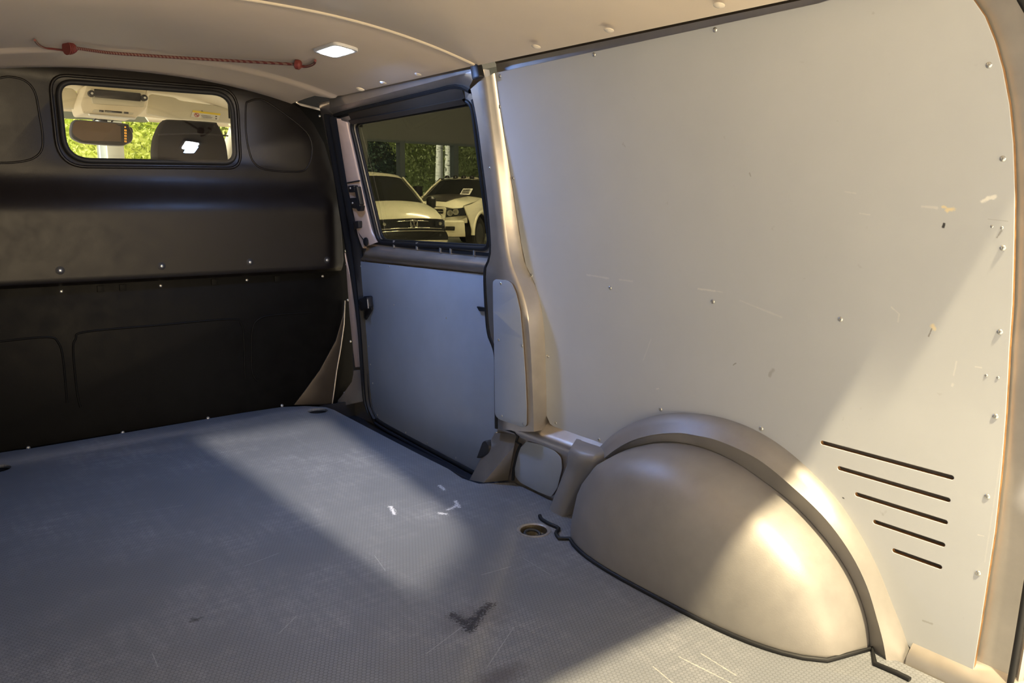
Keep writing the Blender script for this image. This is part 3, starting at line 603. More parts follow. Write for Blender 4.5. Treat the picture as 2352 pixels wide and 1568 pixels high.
plate('corner_bracket', [pg([(678, 226), (682, 226), (684, 236), (740, 250), (742, 256), (690, 243), (679, 236)], 3.24)], fY(3.24), .01, M_paint, wf, bev=.001)
box('corner_closing', (.56, 1.99, 1.365), (.95, 3.35, 1.38), M_well, wr); box('corner_closing', (.35, 3.295, 1.22), (.95, 3.30, 1.46), M_well, wr)
w1 = tag(plate('window_1', [[(x*1.0, z) for x, z in win]], lambda u, v, w_: Vector((u, 3.256+.11*(v-1.18)-.045*(u-.04)+w_, v)), .004, G_bulk), 'clear rounded window pane in the black bulkhead', 'window', kind='structure')
tube('window_seal', [Vector((x, 3.247, z)) for x, z in win], .010, M_black, wf, True)
cxw = sum(x for x, z in win)/len(win); czw = sum(z for x, z in win)/len(win)
tube('window_seal', [Vector((cxw+(x-cxw)*1.075, 3.249, czw+(z-czw)*1.16)) for x, z in win], .006, M_bulk, wf, True)
for l, cl in (([(-60, 200), (0, 179), (30, 177), (60, 187), (80, 212), (90, 260), (98, 312), (95, 345), (75, 364), (40, 372), (0, 374), (-60, 372)], False), ([(565, 243), (572, 233), (598, 228), (632, 246), (695, 294), (714, 322), (717, 353), (708, 381), (688, 394), (614, 390), (585, 375), (572, 346), (565, 301)], True)):
    tube('embossed_rib', spl([W(x, y, 'y', ybk)+Y_*.002 for x, y in l], 5, cl), .0045, M_bulk, wf, cl)
for l in ([(-40, 787), (0, 784), (108, 774), (134, 787), (145, 826), (154, 925)], [(185, 935), (177, 900), (168, 806), (174, 778), (196, 762), (360, 747), (528, 733), (554, 744), (560, 780), (563, 868)], [(592, 876), (579, 850), (579, 762), (592, 735), (625, 724), (716, 718)]):
    tube('embossed_rib', spl([W(x, y, 'y', 3.262)+Y_*.002 for x, y in l], 5), .0045, M_bulk2, wf)
NY = (0, -1, 0)
for x, y in ((138, 621), (371, 611), (574, 602), (751, 597)):
    p = W(x, y, 'y', ybk); screw(p, NY, up_, 1.15, 'washer', wsh_me); screw(p+Vector((0, -.003, 0)), NY, up_, 1.25)
for x, y in ((141, 669), (369, 656), (567, 643), (741, 634)): screw(W(x, y, 'y', 3.262), NY, wf, 1.1)
for x, y in ((793, 576), (796, 607), (799, 689), (805, 784), (791, 902), (734, 266)): screw(W(x, y, 'y', 3.28), NY, wf, 1.0)
for x, y in ((65, 1028), (282, 993), (478, 960), (648, 931)): screw(W(x, y, 'y', 3.252), (0, -1, .5), wf, 1.2)
for x, y in ((231, 663), (282, 660), (492, 647), (636, 640)):
    p = W(x, y, 'y', 3.262); box('ledge_clip', p-Vector((.012, .006, .012)), p+Vector((.012, .003, .012)), M_bulk2, wf, .002)
# left body side and cab shell close the van off
wl = loft('wall_left', [[Vector((-.80-.02*0, y, z)) for y in (.36, 1.5, 3.3)] for z in (-.11, .3, .7, 1.1, 1.4)], M_ply2, None, .02); tag(wl, 'grey lined left body side of the load space', 'wall', kind='structure')

# ================================================================== CAB
cabx = lambda l, y: pg(l, y)
tag(box('floor_cab', (-.85, 3.3, -.14), (.85, 5.2, -.11), M_blackpl), 'dark cab floor in front of the bulkhead', 'floor', kind='structure')
cr = plate('ceiling_cab', [[(-.80, 3.30), (.72, 3.30), (.68, 4.28), (-.76, 4.28)]], lambda u, v, w_: Vector((u, v, 1.425-.09*(abs(u)/.7)**3-.03*sm(3.7, 4.3, v)+w_)), .02, M_cab, None, cuts=[('u', xs), ('v', [3.5, 3.8, 3.9, 4, 4.1, 4.2])])
tag(cr, 'beige cab roof lining above the sun visors', 'ceiling', kind='structure')
wh = root('window_2', 'windscreen seen through the bulkhead window', 'window', (0, 4.6, 1.1), kind='structure')
loft('windscreen_glass', [[Vector((x, y+.25*(1-(x/.8)**2)*.6, z)) for x in (-.8, -.4, 0, .4, .8)] for y, z in ((4.33, 1.31), (4.65, 1.1), (5.0, .86), (5.3, .6))], G_clear, wh, .005)
plate('header_panel', [cabx([(50, 215), (570, 235), (570, 292), (522, 288), (345, 269), (200, 258), (50, 249)], 4.3)], fY(4.31), .01, M_cab, wh)
plate('tinted_band', [cabx([(60, 246), (200, 256), (345, 266), (338, 281), (280, 279), (190, 274), (60, 268)], 4.37)], fY(4.37), .01, M_cabg, wh)
plate('header_rail', [cabx([(330, 266), (344, 262), (400, 268), (540, 276), (560, 292), (522, 292), (420, 285), (340, 280)], 4.36)], fY(4.35), .02, M_cab, wh, bev=.003)
for s in (-1, 1): tube('screen_pillar', [(s*.76, 4.3, 1.3), (s*.80, 4.7, 1.1), (s*.84, 5.2, .75)], .05, M_cabd, wh)
oc = root('overhead_console', 'beige overhead console with dark display and switches in the cab roof', 'console', W(262, 235, 'y', 4.0))
cpts = [(198, 193), (343, 202), (338, 250), (313, 270), (204, 262), (191, 262), (182, 240)]
c1 = cabx([(199, 193), (343, 203), (338, 248), (325, 260), (314, 271), (206, 261), (190, 262), (183, 240)], 3.92)
plate('console_body', [rr(c1, .012)], lambda u, v, w_: Vector((u, 4.03+w_, v+.02*0)), .22, M_cab, oc, bev=.012)
plate('console_face', [rr(cabx([(206, 203), (334, 212), (331, 246), (212, 238), (209, 222)], 3.915), .008)], fY(3.916), .014, M_cabd, oc, bev=.003)
plate('display', [rr(cabx([(216, 204), (323, 214), (323, 233), (218, 223)], 3.905), .004)], fY(3.905), .01, M_vent, oc, bev=.002)
for x, y in ((210, 215), (331, 225)):
    p = W(x, y, 'y', 3.90); Mk = Matrix.Translation(p) @ Matrix.Rotation(math.radians(90), 4, 'X')
    kb = lathe('knob', [(.014, -.01), (.014, .01), (.012, .014), (.005, .014)], M_blackpl, oc, 16, Mk)
    lathe('knob_cap', [(.005, .013), (.005, .016), (.003, .0165)], M_white, kb, 10, Mk)
plate('switch_panel', [cabx([(216, 251), (308, 259), (305, 263), (212, 257)], 3.905)], fY(3.907), .01, M_cabd, oc, bev=.002)
for l in ([(228, 252.5), (238, 253.2), (238, 257.5), (228, 256.7)], [(241, 253), (280, 256), (280, 260), (241, 257)], [(285, 256.5), (295, 257.3), (295, 261.5), (285, 260.7)]): plate('switch', [cabx(l, 3.898)], fY(3.899), .008, M_vent, oc, bev=.001)
plate('courtesy_light', [cabx([(204, 261), (313, 270), (311, 274), (206, 265)], 3.92)], fY(3.93), .03, M_white, oc, bev=.003)
for nm, l, lab in (('r', [(342, 219), (348, 216), (401, 224), (412, 231), (530, 247), (560, 250), (560, 289), (529, 284), (387, 272), (336, 263)], 'grey beige sun visor with a yellow warning label, right of the console'), ('l', [(60, 198), (136, 201), (166, 203), (176, 212), (179, 228), (177, 251), (137, 250), (60, 246)], 'grey beige sun visor left of the console')):
    pv = cabx(l, 4.08)
    sv = root('sun_visor', lab, 'sun visor', (sum(x for x, z in pv)/len(pv), 4.08, max(z for x, z in pv)))
    plate('visor', [rr(pv, .012)], fY(4.08), .022, M_cabd, sv, bev=.008)
    if nm == 'r':
        lbp = [(443, 253), (507, 261), (502, 276), (439, 268)]
        lb = plate('warning_label', [cabx(lbp, 4.066)], fY(4.0672), .0016, M_white, sv); lb['label'] = 'yellow and white warning label'
        plate('label_band', [cabx([(443, 253), (507, 261), (505.6, 265), (442, 257.5)], 4.065)], fY(4.0658), .0012, M_yel, lb)
        tube('prohibition_ring', [W(452+5.2*math.cos(t), 264+4.2*math.sin(t), 'y', 4.065) for t in [k*.4 for k in range(16)]], .0011, M_redp, lb, True)
        tube('prohibition_bar', [W(448.5, 261.5, 'y', 4.065), W(455.5, 266.5, 'y', 4.065)], .001, M_redp, lb)
        for (x, y) in ((451, 262.5), (453.5, 265.5)): plate('pictogram', [cabx([(x-1.4, y-1), (x+1.4, y-1), (x+1, y+1.2), (x-1.2, y+1)], 4.065)], fY(4.0655), .001, M_ink, lb)
        for x0, x1, y in ((462, 484, 264.5), (464, 488, 267.5), (466, 486, 270)): tube('print_line', [W(x0, y, 'y', 4.065), W(x1, y+(x1-x0)*.09, 'y', 4.065)], .0008, M_ink, lb)
        for y in (266, 271): plate('pictogram', [cabx([(495, y), (499, y+.5), (498, y+3), (494.5, y+2.6)], 4.065)], fY(4.0655), .001, M_ink, lb)
        plate('warning_triangle', [cabx([(462, 255.5), (464, 253), (467, 256.4)], 4.064)], fY(4.0649), .0008, M_ink, lb)
mr = root('rear_view_mirror', 'dark rear-view mirror with orange display lettering below the console', 'mirror', W(238, 290, 'y', 4.3))
mo = [(p.x, p.y) for p in spl([(a_, b_, 0) for a_, b_ in cabx([(172, 276), (185, 275), (286, 283), (298, 292), (306, 309), (303, 325), (290, 332), (275, 335), (200, 330), (178, 324), (165, 315), (162, 300), (165, 283)], 4.3)], 3, True)]
plate('mirror_housing', [mo], fY(4.325), .05, M_blackpl, mr, bev=.01)
plate('mirror_glass', [[(cx_, cz_) for cx_, cz_ in ((x, z+.002) for x, z in cabx([(174, 279), (186, 278), (278, 285), (279, 326), (190, 324), (172, 314), (166, 305), (168, 287)], 4.29))]], lambda u, v, w_: Vector((u, 4.294+.12*(v-1.2)+.04*(u-.08)+w_, v)), .004, M_mirror, mr)
for k in range(5):
    y = 297+6.3*k; plate('display_glyph', [cabx([(286.5, y), (291.5, y+.3), (292, y+4.4), (287, y+4.1)], 4.29), cabx([(288, y+1.5), (288.3, y+2.8), (290.4, y+2.9), (290.2, y+1.6)], 4.29)], fY(4.298), .002, M_orange, mr)
plate('display_glyph', [cabx([(287, 290), (290, 290.2), (290.2, 293.4), (287.2, 293.2)], 4.29)], fY(4.298), .002, M_orange, mr)
plate('camera_module', [rr(cabx([(292, 289), (304, 293), (307, 300), (304, 310), (294, 306)], 4.34), .006)], fY(4.37), .05, M_blackpl, mr, bev=.004)
plate('mirror_arm', [cabx([(232, 266), (245, 267), (247, 281), (229, 280)], 4.35)], fY(4.36), .03, M_blackpl, mr, bev=.004)
for s in ((222, 268, 214, 279), (262, 271, 255, 283)): tube('sensor_edge', [W(s[0], s[1], 'y', 4.362), W(s[2], s[3], 'y', 4.362)], .004, M_blackpl, mr)
hs = root('passenger_seat', 'black leather seat top close behind the bulkhead window', 'seat', (.28, 3.6, .3))
ho = cabx([(362, 372), (361, 345), (364, 318), (370, 300), (377, 285), (386, 275), (400, 273), (495, 279), (506, 284), (518, 308), (525, 332), (530, 372)], 3.55)
hw = [(p.x, p.y) for p in spl([(x, z, 0) for x, z in ho], 3)]
plate('headrest', [hw+[(.45, 1.0), (.10, 1.0)]], lambda u, v, w_: Vector((u, 3.62+w_*(1-.25*sm(1.1, 1.24, v)), v)), .12, M_seat, hs, bev=.022, cuts=[('v', [1.05, 1.1, 1.14, 1.18, 1.21])])
box('pedestal', (.08, 3.5, -.11), (.5, 3.95, .22), M_blackpl, hs, .02)
tube('piping', [W(364, 309, 'y', 3.553), W(445, 307, 'y', 3.553), W(524, 312, 'y', 3.553)], .003, M_blackpl, hs)
plate('backrest', [rr([(.0, .2), (.55, .2), (.52, 1.04), (.03, 1.04)], .06)], lambda u, v, w_: Vector((u, 3.63+w_, v)), .14, M_seat, hs, bev=.03)

# ================================================================== SHOWROOM AND OUTDOORS
GZ = -.45
sf = tag(box('floor_showroom', (-14, -8, GZ-.1), (26, 22, GZ), M_tile), 'pale showroom floor around the parked vehicles', 'floor', kind='structure')
og = tag(box('ground', (-40, 22.3, GZ-.4), (60, 80, GZ-.1), M_asph), 'pale yard outside the showroom windows', 'ground', kind='structure')
rf = tag(box('ceiling_showroom', (3.6, -8, 5.2), (26, 22.3, 5.4), M_walll), 'grey showroom ceiling above the parked vehicles', 'ceiling', kind='structure')
wb = root('wall_back', 'grey showroom wall with a long band of windows behind the parked vehicles', 'wall', (12, 22, GZ), kind='structure')
YB = 22.0
zt = W(975, 327.5, 'y', YB).z; xl_ = W(841, 340, 'y', YB).x; xm = [W(x, 350, 'y', YB).x for x in (917, 928, 1041, 1052)]
box('wall_sheet', (3.6, YB, GZ), (xl_, YB+.3, 6.5), M_walll, wb)
box('pilaster', (W(822, 340, 'y', YB).x, YB-.12, GZ), (xl_-.02, YB, 6.5), M_wallg, wb)
box('wall_sheet', (xl_, YB, zt), (26, YB+.3, 6.5), M_wallg, wb)
box('sill_wall', (xl_, YB, GZ), (26, YB+.3, GZ+.35), M_walll, wb)
box('head_trim', (xl_, YB-.05, zt-.05), (26, YB, zt+.02), M_mull, wb)
mw = xm[1]-xm[0]; ms = xm[2]-xm[0]
for k in range(8): box('mullion', (xm[0]+k*ms, YB-.06, GZ+.35), (xm[0]+k*ms+mw, YB+.2, zt), M_mull, wb, .01)
for k in range(-1, 7): box('window_pane', (max(xl_, xm[1]+k*ms), YB+.1, GZ+.35), (xm[0]+(k+1)*ms, YB+.115, zt), G_clear, wb)
ff = root('wall_entrance', 'glazed showroom front with a pale column ahead of the van', 'wall', (1.2, 9, GZ), kind='structure')
ca, cb = W(246, 340, 'y', 9).x, W(285, 340, 'y', 9).x
box('column', (ca, 9, GZ), (cb, 9.3, 6), M_colm, ff, .01); box('column_frame', (W(232, 340, 'y', 9).x, 9.05, GZ), (ca, 9.2, 6), M_colw, ff)
for k in (-2, -1, 0, 1): box('window_pane', (1.13+k*2.6, 9.1, GZ), (1.13+(k+1)*2.6-.1, 9.115, 6), G_clear, ff)
box('side_return', (3.6, 9, GZ), (3.8, 22, 6.5), M_walll, ff)

class V:   # vehicle-local frame: x to its right hand seen from the front, y backwards, z up
    def __init__(s, p, a): s.p = Vector(p); s.c, s.s = math.cos(a), math.sin(a)
    def __call__(s, x, y, z): return s.p+Vector((x*s.c-y*s.s, x*s.s+y*s.c, z))
def sect(v, rows, nx=9, bow=.16, drop=.05):
    out = []
    for y, z, hw in rows:
        out.append([v(hw*t, y+bow*abs(t)**3.2, z-drop*t*t) for t in [-1+2*k/(nx-1) for k in range(nx)]])
    return out
def wheel(v, x, y, r, par):
    c = v(x, y, r); ax = v(1, 0, 0)-v(0, 0, 0); Mw = Matrix.Translation(c) @ ax.to_track_quat('Z', 'Y').to_matrix().to_4x4()
    t = lathe('wheel', [(r*.6, -.1), (r*.9, -.12), (r, -.09), (r, .09), (r*.9, .12), (r*.6, .1)], M_tyre, par, 28, Mw)
    lathe('rim', [(r*.62, -.11), (r*.58, -.115), (r*.2, -.09), (.01, -.1)], M_carb, t, 20, Mw); lathe('rim', [(r*.62, .11), (r*.58, .115), (r*.2, .09), (.01, .1)], M_carb, t, 20, Mw)
# --- parked white van
e = ray(950, 520); pe = CAM+e*(16.0/e.dot(FW))
va = math.radians(-3)
v0 = V((0, 0, 0), va); off = v0(0, -.08, .80)
v = V((pe.x-off.x, pe.y-off.y, GZ), va)
pv = root('parked_van', 'white parked van with a black grille seen through the tinted side window', 'van', v(0, 2, 0))
loft('hood', sect(v, [(-.02, .90, .80), (.06, .99, .83), (.35, 1.12, .82), (.62, 1.20, .80), (.80, 1.24, .78)]), M_vanw, pv, .02, 60)
loft('windscreen', sect(v, [(.78, 1.235, .80), (1.1, 1.47, .75), (1.55, 1.78, .68)]), M_carg, pv, .01, 60)
loft('roof', sect(v, [(1.52, 1.77, .69), (1.75, 1.86, .68), (2.4, 1.90, .70), (4.6, 1.90, .70)]), M_vanw, pv, .02, 60)
for s in (-1, 1):
    lo_ = [v(s*.80, .1, .62), v(s*.90, .45, .62), v(s*.94, 1.2, .6), v(s*.95, 2.4, .6), v(s*.95, 4.8, .6)]
    mid = [v(s*.80, .12, .93), v(s*.86, .5, 1.08), v(s*.93, 1.2, 1.1), v(s*.95, 2.4, 1.1), v(s*.94, 4.8, 1.1)]
    upp = [v(s*.80, .18, .97), v(s*.80, .9, 1.2), v(s*.73, 1.55, 1.58), v(s*.70, 2.2, 1.84), v(s*.70, 4.7, 1.88)]
    loft('body_side', [[p-Vector((0, 0, .3)) for p in lo_], lo_, mid], M_vanw, pv, .03, 50); loft('side_window_band', [mid, upp], M_carg, pv, .02, 50)
    tube('screen_pillar', [v(s*.80, .92, 1.19), v(s*.76, 1.25, 1.44), v(s*.70, 1.72, 1.76)], .024, M_vanw, pv)
    m_ = v(s*1.02, 1.0, 1.22); lathe('door_mirror', [(.04, -.13), (.1, -.1), (.11, .08), (.06, .13)], M_carb, pv, 12, Matrix.Translation(m_))
    wheel(v, s*.80, .95, .33, pv); wheel(v, s*.80, 3.9, .33, pv)
loft('grille', sect(v, [(-.03, .905, .80), (-.05, .82, .82), (-.05, .70, .84), (-.05, .62, .85)], drop=.03), M_carb, pv, .02, 60)
loft('front_bumper', sect(v, [(-.06, .63, .86), (-.09, .55, .88), (-.10, .47, .88)], drop=.02), M_carb, pv, .02, 60)
loft('front_skirt', sect(v, [(-.10, .47, .86), (-.09, .36, .86), (-.02, .24, .84)], drop=.02), M_vanw, pv, .02, 60)
for z, hw in ((.865, .52), (.72, .76), (.665, .80)): tube('grille_bar', [p-Vector((0, .0, 0)) for p in sect(v, [(-.085, z, hw)], 13, .15, .03)[0]], .011, M_chrome, pv)
for s in (-1, 1):
    hr_ = [[v(s*x, y-.03, z) for x, y in ((.50, -.03), (.62, .0), (.74, .06), (.82, .14))] for z in (.86, .80, .74)]
    hl_ = loft('headlamp', hr_, M_carg, pv, .02, 60); lathe('lamp_lens', [(.035, 0), (.03, .015), (.01, .02)], M_lens, hl_, 12, Matrix.Translation(v(s*.64, -.05, .80)) @ (v(0, -1, 0)-v(0, 0, 0)).to_track_quat('Z', 'Y').to_matrix().to_4x4())
em = V(v(0, -.085, .80), va); ea = lambda x, z: em(x, -.012, z)
eb = tube('badge', [ea(.085*math.cos(t), .085*math.sin(t)) for t in [k*math.pi/14 for k in range(28)]], .0095, M_chrome, pv, True)
tube('badge_letter', [ea(-.034, .074), ea(0, .006), ea(.034, .074)], .0085, M_chrome, eb)
tube('badge_letter', [ea(-.074, .034), ea(-.034, -.066), ea(0, .0), ea(.034, -.066), ea(.074, .034)], .0085, M_chrome, eb)
# --- parked white pickup
e = ray(1054, 492); pe = CAM+e*(19.0/e.dot(FW))
va2 = math.radians(-57)
v0 = V((0, 0, 0), va2); off = v0(.74, .1, 1.0)
v = V((pe.x-off.x, pe.y-off.y, GZ), va2)
pk = root('pickup_truck', 'white pickup truck with dark hood stripe and a paper in its windscreen', 'truck', v(0, 2, 0))
loft('hood', sect(v, [(.02, 1.13, .78), (.1, 1.24, .82), (.6, 1.32, .86), (1.2, 1.37, .90), (1.45, 1.39, .92)], 11, .1, .10), M_vanw, pk, .02, 60)
loft('hood_stripe', [[p+Vector((0, 0, .012)) for p in r] for r in sect(v, [(.1, 1.25, .40), (.6, 1.335, .42), (1.2, 1.40, .44), (1.43, 1.41, .44)], 7, .02, .02)], M_stripe, pk, .02, 60)
loft('windscreen', sect(v, [(1.44, 1.36, .88), (1.8, 1.6, .80), (2.15, 1.82, .70)], 9, .12, .03), M_carg, pk, .01, 60)
loft('roof', sect(v, [(2.12, 1.82, .70), (2.4, 1.88, .70), (3.6, 1.88, .70), (3.9, 1.7, .72)], 9, .08, .05), M_vanw, pk, .02, 60)
for k in range(5): lathe('roof_marker_lamp', [(.07, 0), (.06, .05), (.03, .07)], M_carb, pk, 10, Matrix.Translation(v(-.48+.24*k, 2.2, 1.84)))
for s in (-1, 1):
    tube('screen_pillar', [v(s*.88, 1.55, 1.36), v(s*.80, 1.9, 1.6), v(s*.70, 2.25, 1.80)], .026, M_vanw, pk)
    lo_ = [v(s*.84, .1, .66), v(s*.93, .35, .66)]; mid = [v(s*.80, .1, 1.0), v(s*.90, .35, 1.1)]
    # fender with wheel opening
    arc = [v(s*.97, .98-.56*math.cos(t), .42+.56*math.sin(t)) for t in [math.pi*k/14 for k in range(15)]]
    topf = [v(s*(.84+.08*min(1, k/5)), .12+1.7*k/14, 1.13+.16*sm(0, 9, k)) for k in range(15)]
    loft('fender', [arc, mixr(arc, topf, .5, v(s*.03, 0, 0)-v(0, 0, 0)), topf], M_vanw, pk, .03, 60)
    tube('fender_flare', [p+(v(s*.01, 0, 0)-v(0, 0, 0)) for p in arc], .05, M_vanw, pk)
    loft('wheel_liner', [arc, [v(s*.5, .98-.56*math.cos(t), .42+.56*math.sin(t)) for t in [math.pi*k/14 for k in range(15)]]], M_carb, pk, .02, 60)
    loft('door_side', [[v(s*.97, y, .5) for y in (1.5, 2.4, 3.8)], [v(s*.97, y, 1.2) for y in (1.5, 2.4, 3.8)], [v(s*.92, y, 1.36) for y in (1.5, 2.4, 3.8)]], M_vanw, pk, .03, 50)
    loft('side_window_band', [[v(s*.90, y, 1.36) for y in (1.6, 2.4, 3.8)], [v(s*.71, y, 1.84) for y in (2.2, 2.6, 3.6)]], M_carg, pk, .01)
    wheel(v, s*.82, .98, .43, pk); wheel(v, s*.82, 4.4, .43, pk)
    hr_ = [[v(s*x, y-.01, z+(x-.5)*.12) for x, y in ((.44, .01), (.6, .02), (.74, .06), (.83, .14), (.87, .34))] for z in (1.05, .95, .86)]
    hl_ = loft('headlamp', hr_, M_carg, pk, .03, 60)
    for x_, z_ in ((.70, .99), (.56, .96)): lathe('lamp_ring', [(.075, 0), (.07, .02), (.05, .02), (.045, .0)], M_lens, hl_, 16, Matrix.Translation(v(s*x_, .03-.06+.03*(x_ > .6), z_)) @ (v(s*.25, -1, 0)-v(0, 0, 0)).to_track_quat('Z', 'Y').to_matrix().to_4x4())
    m_ = v(s*1.15, 1.75, 1.48); box('door_mirror', m_-Vector((.1, .1, .14)), m_+Vector((.1, .1, .14)), M_carb, pk, .04)
    plate('fog_lamp', [rr([(-.12, -.05), (.12, -.05), (.12, .05), (-.12, .05)], .03)], lambda a_, b2, w_: v(s*.62+a_, -.165+w_+.05*abs(a_), .6+b2), .03, M_carb, pk, bev=.004)
fr = [(-.43, .72), (.43, .72), (.47, 1.1), (-.47, 1.1)]
gh = lambda x0, x1, z0, z1: rr([(x0, z0), (x1, z0), (x1, z1), (x0, z1)], .04)
plate('grille_frame', [rr(fr, .08), gh(-.37, -.04, .78, .88), gh(.04, .37, .78, .88), gh(-.40, -.04, .94, 1.05), gh(.04, .40, .94, 1.05)], lambda a_, b2, w_: v(a_, -.03+w_, b2), .08, M_vanw, pk, bev=.015)
plate('grille_mesh', [[(-.42, .74), (.42, .74), (.45, 1.08), (-.45, 1.08)]], lambda a_, b2, w_: v(a_, .03+w_, b2), .03, M_carb, pk)
for z_ in (.83, .995):
    for s in (-1, 1): tube('grille_bar', [v(s*.06, -.005, z_), v(s*.38, -.005, z_)], .012, M_lens, pk)
loft('front_panel', sect(v, [(.03, .90, .86), (.0, .82, .87), (-.02, .72, .88)], 9, .3, .0), M_vanw, pk, .03, 50)
loft('front_bumper', sect(v, [(-.10, .76, .84), (-.15, .73, .90), (-.16, .6, .92), (-.14, .48, .92), (-.08, .42, .90)], 9, .2, .0), M_vanw, pk, .03, 50)
pp = [[v(x, y-.06, z) for x in (.20, .48)] for y, z in ((1.50, 1.40), (1.62, 1.48), (1.74, 1.56))]
sh = loft('paper_sheet', pp, M_white, pk, .003); sh['label'] = 'white paper sheet with dark lines in the windscreen'
for t in (.2, .35, .5, .65, .8):
    a_ = pp[0][0].lerp(pp[2][0], t).lerp(pp[0][1].lerp(pp[2][1], t), .12); b2 = pp[0][0].lerp(pp[2][0], t).lerp(pp[0][1].lerp(pp[2][1], t), .85)
    tube('print_line', [a_+(v(0, -.012, .008)-v(0, 0, 0)), b2+(v(0, -.012, .008)-v(0, 0, 0))], .007, M_ink, sh)

# ------------------------------------------------------------------ trees
def foliage_mesh(name, n, rx, rz, zc, size, m, seed):
    rnd = random.Random(seed); V_, F_ = [], []
    for i in range(n):
        while True:
            x, y, z = rnd.uniform(-1, 1), rnd.uniform(-1, 1), rnd.uniform(-1, 1)
            if x*x+y*y+z*z < 1 and rnd.random() < .35+.65*(x*x+y*y+z*z): break
        k = 1-.35*max(0, z); c = Vector((x*rx*k, y*rx*k, zc+z*rz)) + Vector((rnd.gauss(0, .1), rnd.gauss(0, .1), rnd.gauss(0, .1)))
        s = size*rnd.uniform(.5, 1.3); a = Vector((rnd.gauss(0, 1), rnd.gauss(0, 1), rnd.gauss(0, 1))).normalized(); b2 = a.orthogonal().normalized()
        t = rnd.uniform(0, 6.28); b2 = (b2*math.cos(t)+a.cross(b2)*math.sin(t)); d = a.cross(b2)
        k0 = len(V_); V_ += [c-b2*s, c-d*s*.5, c+b2*s, c+d*s*.5]; F_.append((k0, k0+1, k0+2, k0+3))
    me = bpy.data.meshes.new(name); me.from_pydata([tuple(p) for p in V_], [], F_); me.materials.append(m); return me
def trunk_mesh(name, h, r, m, seed):
    rnd = random.Random(seed); V_, F_ = [], []
    for i in range(9):
        z = h*i/8; x, y = rnd.gauss(0, .05)*(i > 0), rnd.gauss(0, .05)*(i > 0); rr_ = r*(1-.75*i/8)
        V_ += [(x+rr_*math.cos(k*math.pi/5), y+rr_*math.sin(k*math.pi/5), z) for k in range(10)]
    for i in range(8):
        for k in range(10): F_.append((i*10+k, i*10+(k+1) % 10, (i+1)*10+(k+1) % 10, (i+1)*10+k))
    me = bpy.data.meshes.new(name); me.from_pydata(V_, [], F_); me.materials.append(m); me.shade_smooth(); return me
FM = [foliage_mesh('foliage', 26000, 2.3, 3.6, 3.6, .075, M_leaf, 1), foliage_mesh('foliage', 22000, 2.0, 3.8, 3.8, .07, M_leaf, 2), foliage_mesh('foliage', 26000, 1.55, 2.5, 2.3, .045, M_leafy, 3), foliage_mesh('foliage', 12000, 1.5, 2.4, 2.3, .085, M_leafd, 5)]
TM = [trunk_mesh('trunk', 8, .17, M_bark, 7), trunk_mesh('trunk', 9, .2, M_birch, 8), trunk_mesh('trunk', 5, .09, M_bark, 9)]
def tree(name, label, group, loc, fm, tm, rot, sc=1.0, cat='tree', fz=0):
    t = root(name, label, cat, loc, group); t.rotation_euler.z = rot; t.scale = (sc, sc, sc)
    for nm, me in (('trunk', tm), ('foliage', fm)):
        o = bpy.data.objects.new(nm, me); COL.objects.link(o); o.parent = t
        if nm == 'foliage': o['kind'] = 'stuff'; o.location.z = fz
    return t
g1 = 'trees behind the showroom windows'
rnd = random.Random(11)
for k, (px, y) in enumerate(((838, 31), (872, 36), (903, 31), (938, 35), (968, 31), (1000, 36), (1040, 32.5), (1075, 36), (1105, 31.5), (1145, 36))):
    p = W(px, 400, 'y', y)
    tree('broadleaf_tree', 'green leafy tree behind the back windows of the showroom', g1, (p.x, y, GZ-.1), FM[k % 2], TM[0], rnd.uniform(0, 6), rnd.uniform(.9, 1.15))
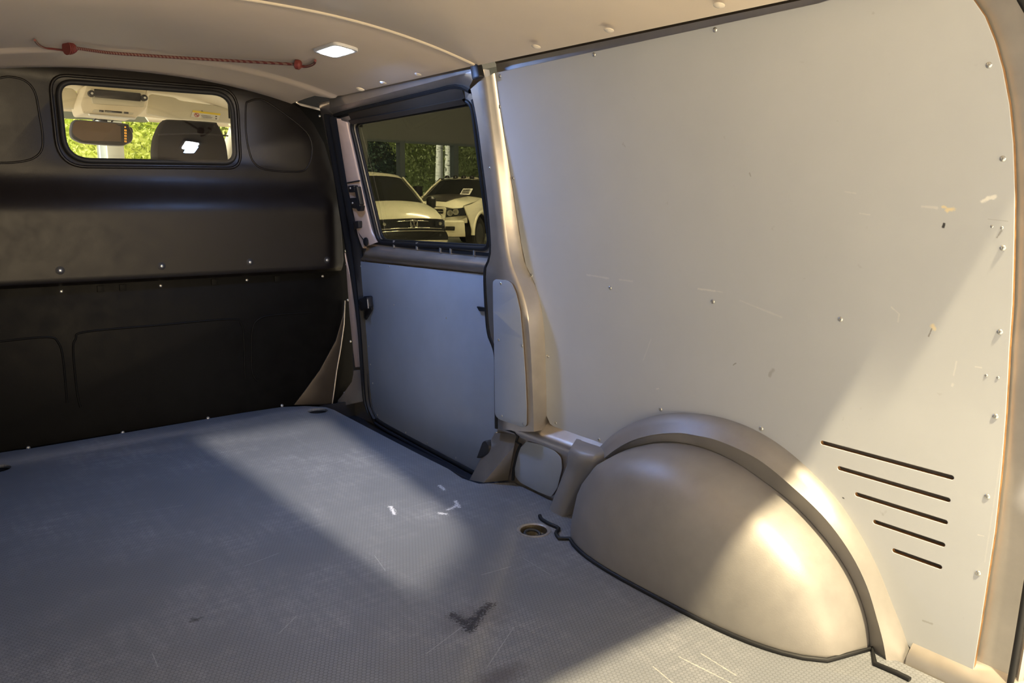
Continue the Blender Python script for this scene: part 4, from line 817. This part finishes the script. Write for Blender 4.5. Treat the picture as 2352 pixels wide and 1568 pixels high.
for px, y, lab in ((1010, 27.5, 'white birch trunk, left one of two behind the showroom window'), (1029, 28.5, 'white birch trunk, right one of two behind the showroom window')):
    p = W(px, 400, 'y', y); tree('birch_tree', lab, 'birch trees', (p.x, y, GZ-.1), FM[1], TM[1], rnd.uniform(0, 6), 1.0, fz=4.6)
p = W(864, 400, 'y', 26); tree('spruce_tree', 'small dark spruce behind the leftmost showroom window', None, (p.x, 26, GZ-.1), FM[3], TM[2], 1.0, .75)
g2 = 'yellow green trees ahead of the windscreen'
for k, (px, y) in enumerate(((60, 14), (130, 16.5), (190, 13.6), (250, 17), (300, 13.8), (365, 16.5), (420, 13.6), (490, 16.5), (520, 13.2))):
    p = W(px, 330, 'y', y); tree('yellow_green_tree', 'sunlit yellow green tree seen through the windscreen', g2, (p.x, y, GZ-.1), FM[2], TM[2], rnd.uniform(0, 6), rnd.uniform(.9, 1.1))

# added unseen mask box: its cut-out shapes the light patch on the floor
fh = root('patch_mask_box', 'unseen black box with a shaped mask, added behind the van', 'patch_mask_box', FL)
tc = [Vector((.30, 3.05, 0)), (.575, 3.02), (.425, 1.76), (.36, 1.62), (.17, 1.50), (.10, 1.44), (.085, 2.55), (.06, 3.02)]
aim = (Vector((.32, 2.3, 0))-FL).normalized(); ax = aim.orthogonal(); ax = Vector((1, 0, 0))-aim*aim.x; ax.normalize(); ay = aim.cross(ax)
pts = []
for c in tc[1:]:
    d = Vector((c[0], c[1], 0))-FL; d = d*(.32/d.dot(aim)); pts.append((d.dot(ax), d.dot(ay)))
plate('patch_mask', [[(-.16, -.16), (.16, -.16), (.16, .16), (-.16, .16)], rr(pts, .002, 3)], lambda u, v_, w_: FL+aim*(.32+w_)+ax*u+ay*v_, .004, M_black, fh)
for s in (-1, 1):
    loft('side_shade', [[FL+aim*t+ax*(s*.16)+ay*q_ for q_ in (-.16, .16)] for t in (-.12, .322)], M_black, fh, .006); loft('side_shade', [[FL+aim*t+ay*(s*.16)+ax*q_ for q_ in (-.16, .16)] for t in (-.12, .322)], M_black, fh, .006)
loft('back_plate', [[FL+aim*-.12+ax*a_+ay*b2 for a_ in (-.16, .16)] for b2 in (-.16, .16)], M_black, fh, .006)
